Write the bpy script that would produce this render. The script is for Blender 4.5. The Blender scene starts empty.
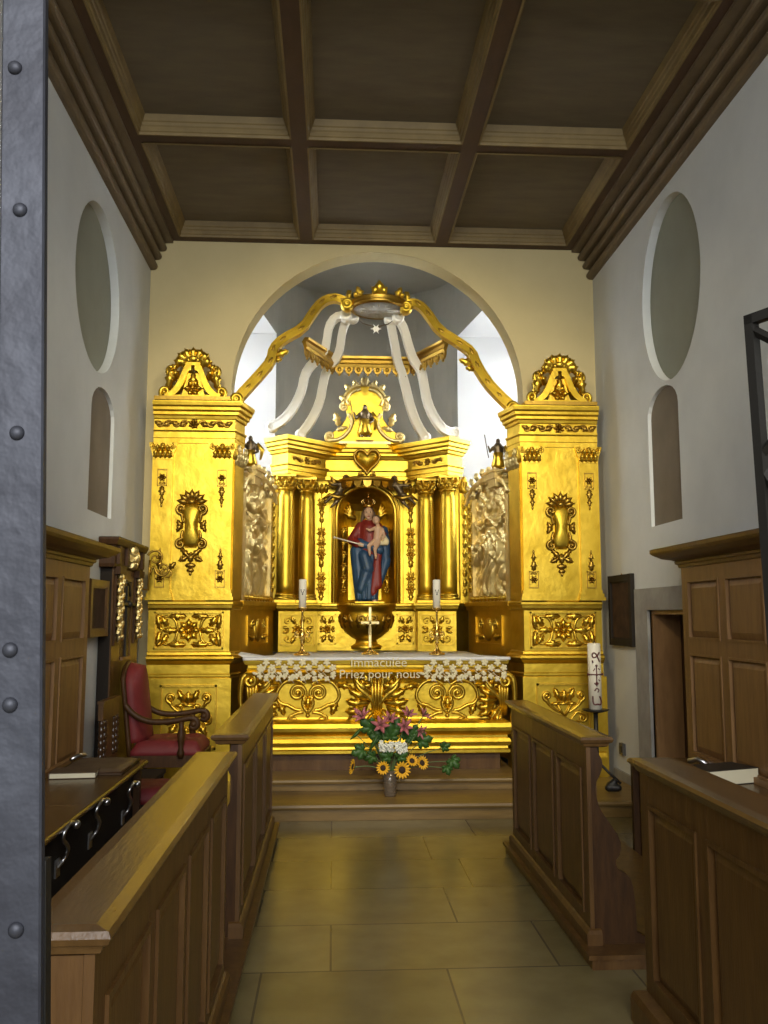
import bpy, bmesh, math, random
from mathutils import Vector, Matrix
random.seed(7)
PI = math.pi
sin, cos = math.sin, math.cos
COL = bpy.context.scene.collection

# ------------------------------------------------------------------ camera model
F, H = 880.0, 1.6
TH = math.atan(103 / F); PS = math.atan(51 * cos(TH) / F)
FW = Vector((sin(PS) * cos(TH), cos(PS) * cos(TH), sin(TH)))
RT = Vector((cos(PS), -sin(PS), 0)); UP = RT.cross(FW)
def ray(px, py): return FW + RT * ((px - 384) / F) + UP * ((512 - py) / F)
def P(px, py, Y):
    d = ray(px, py); return Vector((0, 0, H)) + d * (Y / d.y)
def PX(px, py, X):
    d = ray(px, py); return Vector((0, 0, H)) + d * (X / d.x)
def PZ(px, py, Z):
    d = ray(px, py); return Vector((0, 0, H)) + d * ((Z - H) / d.z)

# ------------------------------------------------------------------ materials
def mat(name, col, rough=.5, metal=0., bump=0., bscale=30., var=0., vscale=6., col2=None, spec=.5, stretch=None, sheen=0., trans=0., bdetail=4):
    m = bpy.data.materials.new(name); m.use_nodes = True
    nt = m.node_tree; b = nt.nodes['Principled BSDF']
    b.inputs['Base Color'].default_value = (*col, 1); b.inputs['Roughness'].default_value = rough
    b.inputs['Metallic'].default_value = metal; b.inputs['Specular IOR Level'].default_value = spec
    if sheen: b.inputs['Sheen Weight'].default_value = sheen
    if trans: b.inputs['Transmission Weight'].default_value = trans
    tc = nt.nodes.new('ShaderNodeTexCoord'); mp = nt.nodes.new('ShaderNodeMapping')
    nt.links.new(tc.outputs['Object'], mp.inputs['Vector'])
    if stretch: mp.inputs['Scale'].default_value = stretch
    if var or col2:
        n = nt.nodes.new('ShaderNodeTexNoise'); n.inputs['Scale'].default_value = vscale; n.inputs['Detail'].default_value = 6
        n.inputs['Roughness'].default_value = .6
        nt.links.new(mp.outputs[0], n.inputs['Vector'])
        cr = nt.nodes.new('ShaderNodeValToRGB'); cr.color_ramp.elements[0].position = .32; cr.color_ramp.elements[1].position = .68
        c2 = col2 or tuple(c * (1 - var) for c in col)
        cr.color_ramp.elements[0].color = (*c2, 1); cr.color_ramp.elements[1].color = (*col, 1)
        nt.links.new(n.outputs['Fac'], cr.inputs['Fac']); nt.links.new(cr.outputs['Color'], b.inputs['Base Color'])
    if bump:
        n2 = nt.nodes.new('ShaderNodeTexNoise'); n2.inputs['Scale'].default_value = bscale; n2.inputs['Detail'].default_value = bdetail
        nt.links.new(mp.outputs[0], n2.inputs['Vector'])
        bp = nt.nodes.new('ShaderNodeBump'); bp.inputs['Strength'].default_value = bump; bp.inputs['Distance'].default_value = .01
        nt.links.new(n2.outputs['Fac'], bp.inputs['Height']); nt.links.new(bp.outputs['Normal'], b.inputs['Normal'])
    return m

M = {}
M['gold'] = mat('gold_leaf', (.75, .515, .06), .40, 1, .35, 11, col2=(.55, .355, .03), vscale=4)
M['gold_orn'] = mat('gold_carved', (.66, .43, .05), .36, 1, .2, 40)
M['gold_dark'] = mat('gold_aged', (.46, .29, .05), .4, 1, .2, 30, col2=(.32, .19, .03))
M['gold_pale'] = mat('gold_silvered', (.84, .69, .34), .46, .92, .3, 40, col2=(.72, .56, .22), vscale=9)
M['silver'] = mat('silver_leaf', (.93, .91, .83), .42, .25, .2, 30)
M['bronze'] = mat('dark_bronze', (.16, .12, .07), .4, .8, .2, 40)
M['plaster'] = mat('wall_plaster', (.66, .68, .66), .85, 0, .12, 12, col2=(.58, .60, .585), vscale=1.6)
M['plaster_cream'] = mat('cream_plaster', (.62, .515, .27), .85, 0, .12, 12, col2=(.56, .465, .24), vscale=1.5)
M['apse'] = mat('apse_plaster', (.29, .268, .215), .85, 0, .1, 8, col2=(.235, .22, .18), vscale=1.2)  # darker and warmer: apse shade and gold bounce put into the colour
M['reveal'] = mat('window_lit_plaster', (.66, .66, .65), .85, 0, .1, 8)  # lighter copy of the apse plaster, window light put into its colour
M['stone'] = mat('grey_stone', (.34, .33, .30), .8, 0, .2, 25, col2=(.25, .24, .22))
M['wood'] = mat('oak_brown', (.135, .066, .017), .4, 0, .12, 18, col2=(.082, .037, .009), vscale=3.2, stretch=(6, 6, 1), spec=.4)
M['wood_h'] = mat('oak_brown_horizontal', (.13, .068, .022), .27, 0, .1, 18, col2=(.08, .04, .012), vscale=3.2, stretch=(6, 1, 6))
M['wood_light'] = mat('oak_honey', (.285, .15, .052), .5, 0, .1, 18, col2=(.195, .098, .032), vscale=3.0, stretch=(6, 6, 1))
M['wood_dark'] = mat('walnut_dark', (.066, .028, .007), .5, 0, .12, 20, col2=(.036, .015, .004), stretch=(6, 6, 1), spec=.25)
M['wood_black'] = mat('black_stained_wood', (.022, .017, .013), .75, 0, .12, 20, spec=.2)
M['ceil'] = mat('ceiling_wood', (.17, .136, .082), .75, 0, .15, 16, col2=(.13, .103, .064), vscale=2.4, stretch=(1, 4, 1))
M['ceil_beam'] = mat('ceiling_beam_wood', (.085, .042, .019), .6, 0, .15, 16, col2=(.06, .029, .013), vscale=3, stretch=(3, 1, 3))
M['ceil_trim'] = mat('ceiling_moulding_wood', (.25, .175, .062), .6, 0, .1, 16, col2=(.18, .122, .042), vscale=4)
M['ceil_crown'] = mat('ceiling_cornice_wood', (.165, .118, .062), .55, 0, .1, 16, col2=(.12, .084, .044), vscale=4)
M['step'] = mat('step_wood', (.24, .15, .045), .42, 0, .15, 20, col2=(.165, .10, .028), vscale=3, stretch=(1, 6, 6))
M['red'] = mat('red_velvet', (.17, .014, .016), .65, 0, .1, 60, col2=(.12, .009, .011))
M['iron'] = mat('wrought_iron', (.058, .062, .078), .5, .5, .5, 16, col2=(.034, .035, .045), vscale=6)
M['iron_black'] = mat('black_iron', (.02, .018, .015), .5, .3, .2, 30)
M['steel'] = mat('polished_steel', (.62, .62, .63), .28, 1)
M['cloth'] = mat('white_linen', (.74, .73, .72), .9, 0, .1, 80)
M['lace'] = mat('cream_lace', (.74, .66, .42), .9, 0, .1, 90)
M['wax'] = mat('ivory_wax', (.80, .75, .62), .5, 0)
M['brass'] = mat('brass', (.78, .52, .14), .25, 1)
M['ink'] = mat('dark_red_wax', (.10, .02, .02), .5)
M['paper'] = mat('page_paper', (.72, .66, .46), .8, 0, .1, 120)
M['book'] = mat('black_leather', (.018, .016, .016), .5)
M['cover'] = mat('brown_leather', (.13, .085, .045), .6, 0, .2, 60, col2=(.085, .05, .03))
M['skin'] = mat('painted_flesh', (.62, .40, .26), .5)
M['blue'] = mat('blue_paint', (.028, .085, .17), .45, 0, .2, 30, col2=(.02, .055, .12), vscale=9)
M['redpaint'] = mat('red_paint', (.22, .02, .014), .5, 0, .2, 30)
M['hair'] = mat('brown_hair_paint', (.12, .07, .035), .6)
M['glass'] = mat('vase_glass', (.42, .33, .24), .12, 0, trans=.7)
M['leaf'] = mat('leaf_green', (.05, .13, .022), .5, 0, .2, 60, col2=(.03, .08, .014), vscale=20)
M['stem'] = mat('stem_green', (.10, .16, .05), .6)
M['yellow'] = mat('yellow_petal', (.80, .43, .02), .6)
M['seed'] = mat('dark_seed_head', (.035, .018, .01), .8, 0, .5, 150)
M['pink'] = mat('pink_petal', (.50, .16, .17), .6, 0, 0, 1, col2=(.36, .10, .12), vscale=40)
M['white'] = mat('white_petal', (.80, .80, .70), .7)
M['pane'] = mat('window_pane', (.9, .92, .95), .1, 0, trans=.9)
M['canvas'] = mat('dark_painting', (.085, .05, .03), .9, 0, .1, 60, col2=(.04, .026, .018), vscale=9, spec=.1)
M['black'] = mat('black_plastic', (.012, .012, .012), .5)
M['greybox'] = mat('grey_box', (.06, .055, .05), .5)

def floor_mat():
    m = mat('stone_floor', (.36, .32, .20), .24, 0, .12, 10)
    nt = m.node_tree; b = nt.nodes['Principled BSDF']
    tc = nt.nodes.new('ShaderNodeTexCoord')
    br = nt.nodes.new('ShaderNodeTexBrick'); br.offset = .37; br.squash = .8; br.squash_frequency = 3
    br.inputs['Scale'].default_value = 1; br.inputs['Brick Width'].default_value = 1.05; br.inputs['Row Height'].default_value = .60
    br.inputs['Mortar Size'].default_value = .006; br.inputs['Mortar Smooth'].default_value = .3
    br.inputs['Color1'].default_value = (.265, .215, .095, 1); br.inputs['Color2'].default_value = (.205, .165, .07, 1)
    br.inputs['Mortar'].default_value = (.12, .095, .05, 1)
    nt.links.new(tc.outputs['Object'], br.inputs['Vector'])
    n = nt.nodes.new('ShaderNodeTexNoise'); n.inputs['Scale'].default_value = 5; n.inputs['Detail'].default_value = 8
    nt.links.new(tc.outputs['Object'], n.inputs['Vector'])
    mx = nt.nodes.new('ShaderNodeMix'); mx.data_type = 'RGBA'; mx.blend_type = 'MULTIPLY'; mx.inputs['Factor'].default_value = .55
    cr = nt.nodes.new('ShaderNodeValToRGB'); cr.color_ramp.elements[0].position = .3; cr.color_ramp.elements[1].position = .7
    cr.color_ramp.elements[0].color = (.6, .58, .52, 1); cr.color_ramp.elements[1].color = (1, 1, 1, 1)
    nt.links.new(n.outputs['Fac'], cr.inputs['Fac'])
    nt.links.new(br.outputs['Color'], mx.inputs['A']); nt.links.new(cr.outputs['Color'], mx.inputs['B'])
    nt.links.new(mx.outputs['Result'], b.inputs['Base Color'])
    return m
M['floor'] = floor_mat()
M['blind'] = mat('grey_green_plaster', (.30, .305, .235), .85, 0, .1, 12, col2=(.255, .26, .20), vscale=1.5)
M['recess_brown'] = mat('brown_grey_recess', (.20, .165, .115), .75, 0, .1, 14, col2=(.155, .125, .085), vscale=2.5)

# ------------------------------------------------------------------ mesh builder
class Fr:
    def __init__(s, o, U=(1, 0, 0), V=(0, 0, 1), W=(0, -1, 0)):
        s.o, s.U, s.V, s.W = Vector(o), Vector(U).normalized(), Vector(V).normalized(), Vector(W).normalized()
    def __call__(s, u, v, w=0.): return s.o + s.U * u + s.V * v + s.W * w
    def sub(s, u, v, w=0., ang=0., mir=1):
        U = (s.U * cos(ang) + s.V * sin(ang)) * mir; V = -s.U * sin(ang) + s.V * cos(ang)
        return Fr(s(u, v, w), U, V, s.W)
class SFr(Fr):
    def __init__(s, o, U, V, W, k): super().__init__(o, U, V, W); s.k = k
    def __call__(s, u, v, w=0.): return s.o + s.U * (u * s.k) + s.V * v + s.W * w
WORLD = Fr((0, 0, 0), (1, 0, 0), (0, 1, 0), (0, 0, 1))

class MB:
    def __init__(s): s.v = []; s.f = []; s.sm = []
    def add(s, vs, fs, smooth=False):
        k = len(s.v); s.v += [Vector(x) for x in vs]
        for f in fs: s.f.append(tuple(i + k for i in f)); s.sm.append(smooth)
    def box(s, fr, u0, u1, v0, v1, w0, w1):
        vs = [fr(u, v, w) for w in (w0, w1) for v in (v0, v1) for u in (u0, u1)]
        s.add(vs, [(0, 1, 3, 2), (4, 5, 7, 6), (0, 1, 5, 4), (2, 3, 7, 6), (0, 2, 6, 4), (1, 3, 7, 5)])
    def rpanel(s, fr, u0, u1, v0, v1, w0, w1, e):
        a = [fr(u0, v0, w0), fr(u1, v0, w0), fr(u1, v1, w0), fr(u0, v1, w0)]
        b = [fr(u0 + e, v0 + e, w1), fr(u1 - e, v0 + e, w1), fr(u1 - e, v1 - e, w1), fr(u0 + e, v1 - e, w1)]
        s.add(a + b, [(4, 5, 6, 7), (0, 1, 5, 4), (1, 2, 6, 5), (2, 3, 7, 6), (3, 0, 4, 7), (0, 1, 2, 3)])
    def prism(s, fr, poly, w0, w1, bev=0., smooth=False):
        n = len(poly)
        cx = sum(p[0] for p in poly) / n; cy = sum(p[1] for p in poly) / n
        vs = [fr(p[0], p[1], w0) for p in poly] + [fr(p[0], p[1], w1 - bev) for p in poly]
        fs = [tuple(range(n))] + [(i, (i + 1) % n, n + (i + 1) % n, n + i) for i in range(n)]
        if bev:
            q = []
            for i in range(n):
                a, b, c = poly[i - 1], poly[i], poly[(i + 1) % n]
                d = Vector((c[0] - a[0], c[1] - a[1])); d = d.normalized() if d.length > 1e-9 else Vector((1, 0))
                nrm = Vector((d.y, -d.x))
                q.append((b[0] - nrm.x * bev * s.ori(poly), b[1] - nrm.y * bev * s.ori(poly)))
            vs += [fr(p[0], p[1], w1) for p in q]
            fs += [(n + i, n + (i + 1) % n, 2 * n + (i + 1) % n, 2 * n + i) for i in range(n)] + [tuple(range(2 * n, 3 * n))]
        else: fs += [tuple(range(n, 2 * n))]
        s.add(vs, fs, smooth)
    @staticmethod
    def ori(poly):
        a = sum(poly[i][0] * poly[(i + 1) % len(poly)][1] - poly[(i + 1) % len(poly)][0] * poly[i][1] for i in range(len(poly)))
        return 1 if a > 0 else -1
    def tube(s, pts, rad, seg=8, fl=1., ref=None, cap=True):
        pts = [Vector(p) for p in pts]; n = len(pts)
        if not isinstance(rad, (list, tuple)): rad = [rad] * n
        ts = []
        for i in range(n):
            t = pts[min(i + 1, n - 1)] - pts[max(i - 1, 0)]
            ts.append(t.normalized() if t.length > 1e-9 else Vector((0, 0, 1)))
        if ref is not None: a = Vector(ref)
        else:
            a = Vector((0, 1, 0)) if abs(ts[0].y) < .9 else Vector((1, 0, 0))
        vs = []
        for i in range(n):
            t = ts[i]; a = a - t * a.dot(t); 
            if a.length < 1e-6: a = t.orthogonal()
            a = a.normalized(); b = t.cross(a)
            if ref is not None:
                a = Vector(ref); 
            for k in range(seg):
                g = 2 * PI * k / seg + PI / seg
                vs.append(pts[i] + b * (cos(g) * rad[i]) + (a - t * a.dot(t)).normalized() * (sin(g) * rad[i] * fl))
        fs = [(i * seg + k, i * seg + (k + 1) % seg, (i + 1) * seg + (k + 1) % seg, (i + 1) * seg + k) for i in range(n - 1) for k in range(seg)]
        if cap: fs += [tuple(range(seg)), tuple(range((n - 1) * seg, n * seg))]
        s.add(vs, fs, seg > 4)
    def lathe(s, fr, prof, seg=24, a0=0., a1=2 * PI, u=0., w=0., sharp=False, capped=True):
        full = abs(a1 - a0 - 2 * PI) < 1e-6; k = seg if full else seg + 1
        vs = [fr(u + r * cos(a0 + (a1 - a0) * i / seg), h, w + r * sin(a0 + (a1 - a0) * i / seg)) for r, h in prof for i in range(k)]
        fs = []
        for j in range(len(prof) - 1):
            for i in range(seg):
                i2 = (i + 1) % k
                fs.append((j * k + i, j * k + i2, (j + 1) * k + i2, (j + 1) * k + i))
        if full and capped:
            if prof[0][0] > 1e-6: fs.append(tuple(range(k)))
            if prof[-1][0] > 1e-6: fs.append(tuple(range((len(prof) - 1) * k, len(prof) * k)))
        s.add(vs, fs, not sharp)
    def ell(s, fr, c, r, seg=10, rings=7):
        if not isinstance(r, (tuple, list)): r = (r, r, r)
        vs = []; 
        for j in range(rings + 1):
            t = PI * j / rings
            for i in range(seg):
                g = 2 * PI * i / seg
                vs.append(fr(c[0] + r[0] * sin(t) * cos(g), c[1] + r[1] * cos(t), c[2] + r[2] * sin(t) * sin(g)))
        fs = [(j * seg + i, j * seg + (i + 1) % seg, (j + 1) * seg + (i + 1) % seg, (j + 1) * seg + i) for j in range(rings) for i in range(seg)]
        s.add(vs, fs, True)
    def cap(s, p0, p1, r0, r1, seg=12):
        p0, p1 = Vector(p0), Vector(p1); d = (p1 - p0); L = d.length; t = d / L
        pts = []; rad = []
        for k in range(5):
            g = PI / 2 * k / 4; pts.append(p0 - t * (r0 * cos(g))); rad.append(max(r0 * sin(g), 1e-4))
        for k in range(5):
            g = PI / 2 * k / 4; pts.append(p1 + t * (r1 * sin(g))); rad.append(max(r1 * cos(g), 1e-4))
        s.tube(pts, rad, seg)
    def sweep(s, path, prof, side=1, closed=False, smooth=False):
        """horizontal path of (x, y); profile of (out, z)"""
        n = len(path); pts = [Vector((p[0], p[1])) for p in path]
        def nrm(i, j):
            d = (pts[j] - pts[i]).normalized(); return Vector((d.y, -d.x)) * side
        mit = []
        for i in range(n):
            if closed or 0 < i < n - 1:
                a = nrm((i - 1) % n, i); b = nrm(i, (i + 1) % n); mit.append((a + b) / (1 + a.dot(b)))
            elif i == 0: mit.append(nrm(0, 1))
            else: mit.append(nrm(n - 2, n - 1))
        k = len(prof)
        vs = [(pts[i].x + mit[i].x * o, pts[i].y + mit[i].y * o, z) for i in range(n) for o, z in prof]
        fs = [(i * k + j, i * k + j + 1, ((i + 1) % n) * k + j + 1, ((i + 1) % n) * k + j) for i in range(n if closed else n - 1) for j in range(k - 1)]
        if not closed: fs += [tuple(range(k)), tuple(range((n - 1) * k, n * k))]
        s.add(vs, fs, smooth)
    def leaf(s, fr, u, v, ang, L, Wd, lift=.02, curl=.6, lobes=3, th=.004, bend=0., ns=10):
        rows = []
        for i in range(ns + 1):
            q = i / ns
            a = ang + bend * q; 
            if i == 0: cx, cy = u, v
            else: cx += cos(a) * L / ns; cy += sin(a) * L / ns
            hw = Wd * .5 * (sin(PI * min(1, q * .93 + .07)) ** .7) * (1 + .28 * cos(lobes * 2 * PI * q + PI)) if q < 1 else .002
            hz = lift * (sin(PI * q) * .8 + curl * q * q)
            rows.append((cx, cy, a, max(hw, .002), hz))
        ts = (-1, -.5, 0, .5, 1); top = []; bot = []
        for cx, cy, a, hw, hz in rows:
            for t in ts:
                uu = cx - sin(a) * hw * t; vv = cy + cos(a) * hw * t
                w = hz - lift * .55 * abs(t) ** 1.5 + (lift * .25 if t == 0 else 0)
                top.append(fr(uu, vv, w + th)); bot.append(fr(uu, vv, w - th))
        m = len(ts); N = len(top); fs = []
        for i in range(ns):
            for j in range(m - 1):
                fs.append((i * m + j, i * m + j + 1, (i + 1) * m + j + 1, (i + 1) * m + j))
                fs.append((N + i * m + j, N + i * m + j + 1, N + (i + 1) * m + j + 1, N + (i + 1) * m + j))
            fs.append((i * m, (i + 1) * m, N + (i + 1) * m, N + i * m))
            fs.append((i * m + m - 1, (i + 1) * m + m - 1, N + (i + 1) * m + m - 1, N + i * m + m - 1))
        s.add(top + bot, fs, True)
    def grid(s, fr, u0, u1, v0, v1, nu, nv, h, inside=None, back=None):
        ids = {}; vs = []; fs = []
        for j in range(nv + 1):
            for i in range(nu + 1):
                u = u0 + (u1 - u0) * i / nu; v = v0 + (v1 - v0) * j / nv
                ids[i, j] = len(vs); vs.append(fr(u, v, h(u, v)))
        for j in range(nv):
            for i in range(nu):
                u = u0 + (u1 - u0) * (i + .5) / nu; v = v0 + (v1 - v0) * (j + .5) / nv
                if inside is None or inside(u, v):
                    fs.append((ids[i, j], ids[i + 1, j], ids[i + 1, j + 1], ids[i, j + 1]))
        s.add(vs, fs, True)
    def scroll(s, fr, c, r0, a0, turns, r, w=.0, d=1, n=22, tail=None, ball=True, seg=7, r1f=.18):
        """spiral relief: from the outside at angle a0 inwards"""
        pts = []; rad = []
        for i in range(n + 1):
            q = i / n; R = r0 * (1 - (1 - r1f) * q); a = a0 + d * 2 * PI * turns * q
            pts.append((c[0] + R * cos(a), c[1] + R * sin(a))); rad.append(r * (1 - .45 * q))
        if tail:
            pts = list(tail) + pts; rad = [r * (.35 + .65 * (i + 1) / (len(tail) + 1)) for i in range(len(tail))] + rad
        pts = smooth2(pts, 1)
        rad = interp(rad, len(pts))
        s.tube([fr(p[0], p[1], w + rr * .4) for p, rr in zip(pts, rad)], rad, seg)
        if ball: s.ell(fr, (pts[-1][0], pts[-1][1], w + r * .5), r * 1.15, 8, 6)
    def rosette(s, fr, u, v, R, n=8, lift=.02, w=0.):
        f2 = Fr(fr(0, 0, w), fr.U, fr.V, fr.W)
        for k in range(n): s.leaf(f2, u + R * .12 * cos(2 * PI * k / n), v + R * .12 * sin(2 * PI * k / n), 2 * PI * k / n, R * .88, R * .5, lift, .5, 1, ns=6)
        s.ell(f2, (u, v, lift * .6), (R * .2, R * .2, lift), 8, 6)

def smooth2(pts, k=1):
    for _ in range(k):
        q = [pts[0]]
        for a, b in zip(pts[:-1], pts[1:]):
            q += [tuple(x * .75 + y * .25 for x, y in zip(a, b)), tuple(x * .25 + y * .75 for x, y in zip(a, b))]
        q.append(pts[-1]); pts = q
    return pts
def interp(r, n):
    m = len(r); o = []
    for i in range(n):
        t = i * (m - 1) / (n - 1); k = min(int(t), m - 2); o.append(r[k] + (r[k + 1] - r[k]) * (t - k))
    return o

# ------------------------------------------------------------------ objects
def wloc(o):
    v = Vector((0, 0, 0))
    while o: v += o.location; o = o.parent
    return v
def obj(name, mb, m, parent=None, loc=None):
    me = bpy.data.meshes.new(name); base = wloc(parent) if parent else Vector(loc) if loc is not None else Vector((0, 0, 0))
    me.from_pydata([v - base for v in mb.v], [], mb.f); me.polygons.foreach_set('use_smooth', mb.sm)
    me.validate(); bm_ = bmesh.new(); bm_.from_mesh(me); bmesh.ops.recalc_face_normals(bm_, faces=bm_.faces); bm_.to_mesh(me); bm_.free(); me.update(); me.materials.append(M[m] if isinstance(m, str) else m)
    o = bpy.data.objects.new(name, me); COL.objects.link(o)
    if parent: o.parent = parent
    elif loc is not None: o.location = loc
    return o
def tag(o, label=None, cat=None, group=None, kind=None):
    if label: o['label'] = label
    if cat: o['category'] = cat
    if group: o['group'] = group
    if kind: o['kind'] = kind
    return o
def thing(name, loc, label, cat, group=None):
    o = bpy.data.objects.new(name, None); o.empty_display_size = .1; COL.objects.link(o); o.location = loc
    return tag(o, label, cat, group)
def struct(name, mb, m): return tag(obj(name, mb, m), kind='structure')
def baked(name, mb, m, parent, mods, loc=None):
    o = obj(name, mb, m, parent, loc)
    for kind, kw in mods:
        md = o.modifiers.new(kind, kind)
        for k, v in kw.items(): setattr(md, k, v)
    bpy.context.view_layer.update()
    dg = bpy.context.evaluated_depsgraph_get()
    me = bpy.data.meshes.new_from_object(o.evaluated_get(dg)); o.modifiers.clear(); old = o.data; o.data = me; bpy.data.meshes.remove(old)
    me.polygons.foreach_set('use_smooth', [True] * len(me.polygons))
    if not me.materials: me.materials.append(M[m])
    return o
def blob(name, mb, m, parent, vox=.012, sm=4):
    return baked(name, mb, m, parent, [('REMESH', dict(mode='VOXEL', voxel_size=vox)), ('SMOOTH', dict(factor=.5, iterations=sm))])
def textmesh(body, size, fn, depth=.001):
    """letters as mesh; fn maps (x, y, z) to a world point"""
    cu = bpy.data.curves.new('lettering', 'FONT'); cu.body = body; cu.size = size; cu.align_x = 'CENTER'; cu.extrude = depth; cu.resolution_u = 3
    t = bpy.data.objects.new('lettering', cu); COL.objects.link(t)
    bpy.context.view_layer.update(); dg = bpy.context.evaluated_depsgraph_get()
    me = bpy.data.meshes.new_from_object(t.evaluated_get(dg))
    mb = MB(); mb.add([fn(*v.co) for v in me.vertices], [tuple(p.vertices) for p in me.polygons])
    bpy.data.objects.remove(t); bpy.data.curves.remove(cu); bpy.data.meshes.remove(me)
    return mb

# ================================================================== SETTING
XL, XR, YE, XC = -1.825, 2.62, 8.5, .42
ZC = 5.30
Y1, Y2, Z1, Z2 = 7.10, 7.64, .124, .218
YB = -1.2                                   # the chapel is open to the nave behind the camera

fl = MB(); fl.box(WORLD, XL, XR, YB, Y1 + .02, -.2, 0); struct('floor', fl, 'floor')
st = MB(); st.box(WORLD, XL + .004, XR - .004, Y1 + .05, 8.49, -.05, Z1 - .001); af = MB(); af.box(WORLD, XC - 1.5, XC + 1.5, 8.495, 11.9, -.05, Z1 - .001); struct('floor_apse', af, 'stone')
st.sweep([(XL + .003, Y1 + .03), (XR - .003, Y1 + .03)], [(0, 0), (0, Z1 - .035), (.025, Z1 - .033), (.032, Z1 - .018), (.025, Z1), (-.3, Z1)], side=1)
tag(obj('altar_step', st, 'step', loc=(XC, Y1, 0)), 'lower wooden altar step across the chapel, flower vase standing on it', 'step')
st = MB(); st.box(WORLD, -.788, 1.628, Y2 + .05, 9.35, Z1 + .001, Z2 - .001)
st.sweep([(-.79, Y2 + .03), (1.63, Y2 + .03)], [(0, Z1 + .001), (0, Z2 - .035), (.025, Z2 - .033), (.032, Z2 - .016), (.025, Z2), (-.3, Z2)], side=1)
tag(obj('altar_step', st, 'step', loc=(XC, Y2, Z1)), 'upper wooden altar step directly under the golden altar', 'step')

def cut_wall(name, mb, m, cutters):
    o = obj(name, mb, m); cs = []
    for c in cutters:
        c_ = obj('cutter', c, m); cs.append(c_)
        md = o.modifiers.new('b', 'BOOLEAN'); md.object = c_; md.operation = 'DIFFERENCE'; md.solver = 'EXACT'
    bpy.context.view_layer.update(); dg = bpy.context.evaluated_depsgraph_get()
    me = bpy.data.meshes.new_from_object(o.evaluated_get(dg)); o.modifiers.clear(); o.data = me
    for c_ in cs: bpy.data.objects.remove(c_)
    return tag(o, kind='structure')
def ellipse(cx, cy, a, b, n=48): return [(cx + a * cos(2 * PI * i / n), cy + b * sin(2 * PI * i / n)) for i in range(n)]
def archpoly(x0, x1, z0, z1, rise, n=12):
    c = (x0 + x1) / 2; a = (x1 - x0) / 2
    return [(x0, z0), (x1, z0)] + [(c + a * cos(PI * i / n), z1 - rise + rise * sin(PI * i / n)) for i in range(n + 1)]
# right wall (openings: blind oval, arched niche, door)
FRR = Fr((XR, 0, 0), (0, 1, 0), (0, 0, 1), (1, 0, 0))
w = MB(); w.box(FRR, YB, YE + .6, 0, 5.6, 0, .5)
c1 = MB(); c1.prism(FRR, ellipse(6.53, 4.16, .595, .735), -.05, .085)
c2 = MB(); c2.prism(FRR, archpoly(6.44, 7.09, 2.32, 3.42, .2), -.05, .045)
c3 = MB(); c3.box(FRR, 6.30, 7.20, -.1, 1.64, -.05, .34)
cut_wall('wall_right', w, 'plaster', [c1, c2, c3])
FRL = Fr((XL, 0, 0), (0, 1, 0), (0, 0, 1), (-1, 0, 0))
w = MB(); w.box(FRL, YB, YE + .6, 0, 5.6, 0, .5)
c1 = MB(); c1.prism(FRL, ellipse(6.69, 4.11, .635, .65), -.05, .085)
c2 = MB(); c2.prism(FRL, archpoly(6.60, 7.30, 2.38, 3.38, .2), -.05, .045)
cut_wall('wall_left', w, 'plaster', [c1, c2])
for k, (f_, po, d_, m_) in enumerate(((FRL, ellipse(6.69, 4.11, .632, .647), .081, 'blind'), (FRR, ellipse(6.53, 4.16, .592, .732), .081, 'blind'), (FRL, archpoly(6.603, 7.297, 2.383, 3.377, .2), .041, 'recess_brown'), (FRR, archpoly(6.443, 7.087, 2.323, 3.417, .2), .041, 'recess_brown'))):
    b = MB(); b.prism(f_, po, d_ - .012, d_); struct('window_%d' % (k + 3), b, m_)  # panels closing the recess backs, darker in tone than the walls
# end wall with the round arch
FRE = Fr((0, YE, 0), (1, 0, 0), (0, 0, 1), (0, 1, 0))
w = MB(); w.box(FRE, XL - .45, XR + .45, 0, 6.5, 0, .25)
RA = 1.445
c1 = MB(); XA = XC + .014
c1.prism(FRE, [(XA - RA, -.1), (XA + RA, -.1)] + [(XA + RA * cos(PI * i / 40), 3.78 + 1.455 * sin(PI * i / 40)) for i in range(41)], -.1, .4)
cut_wall('wall_end', w, 'plaster_cream', [c1])
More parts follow.
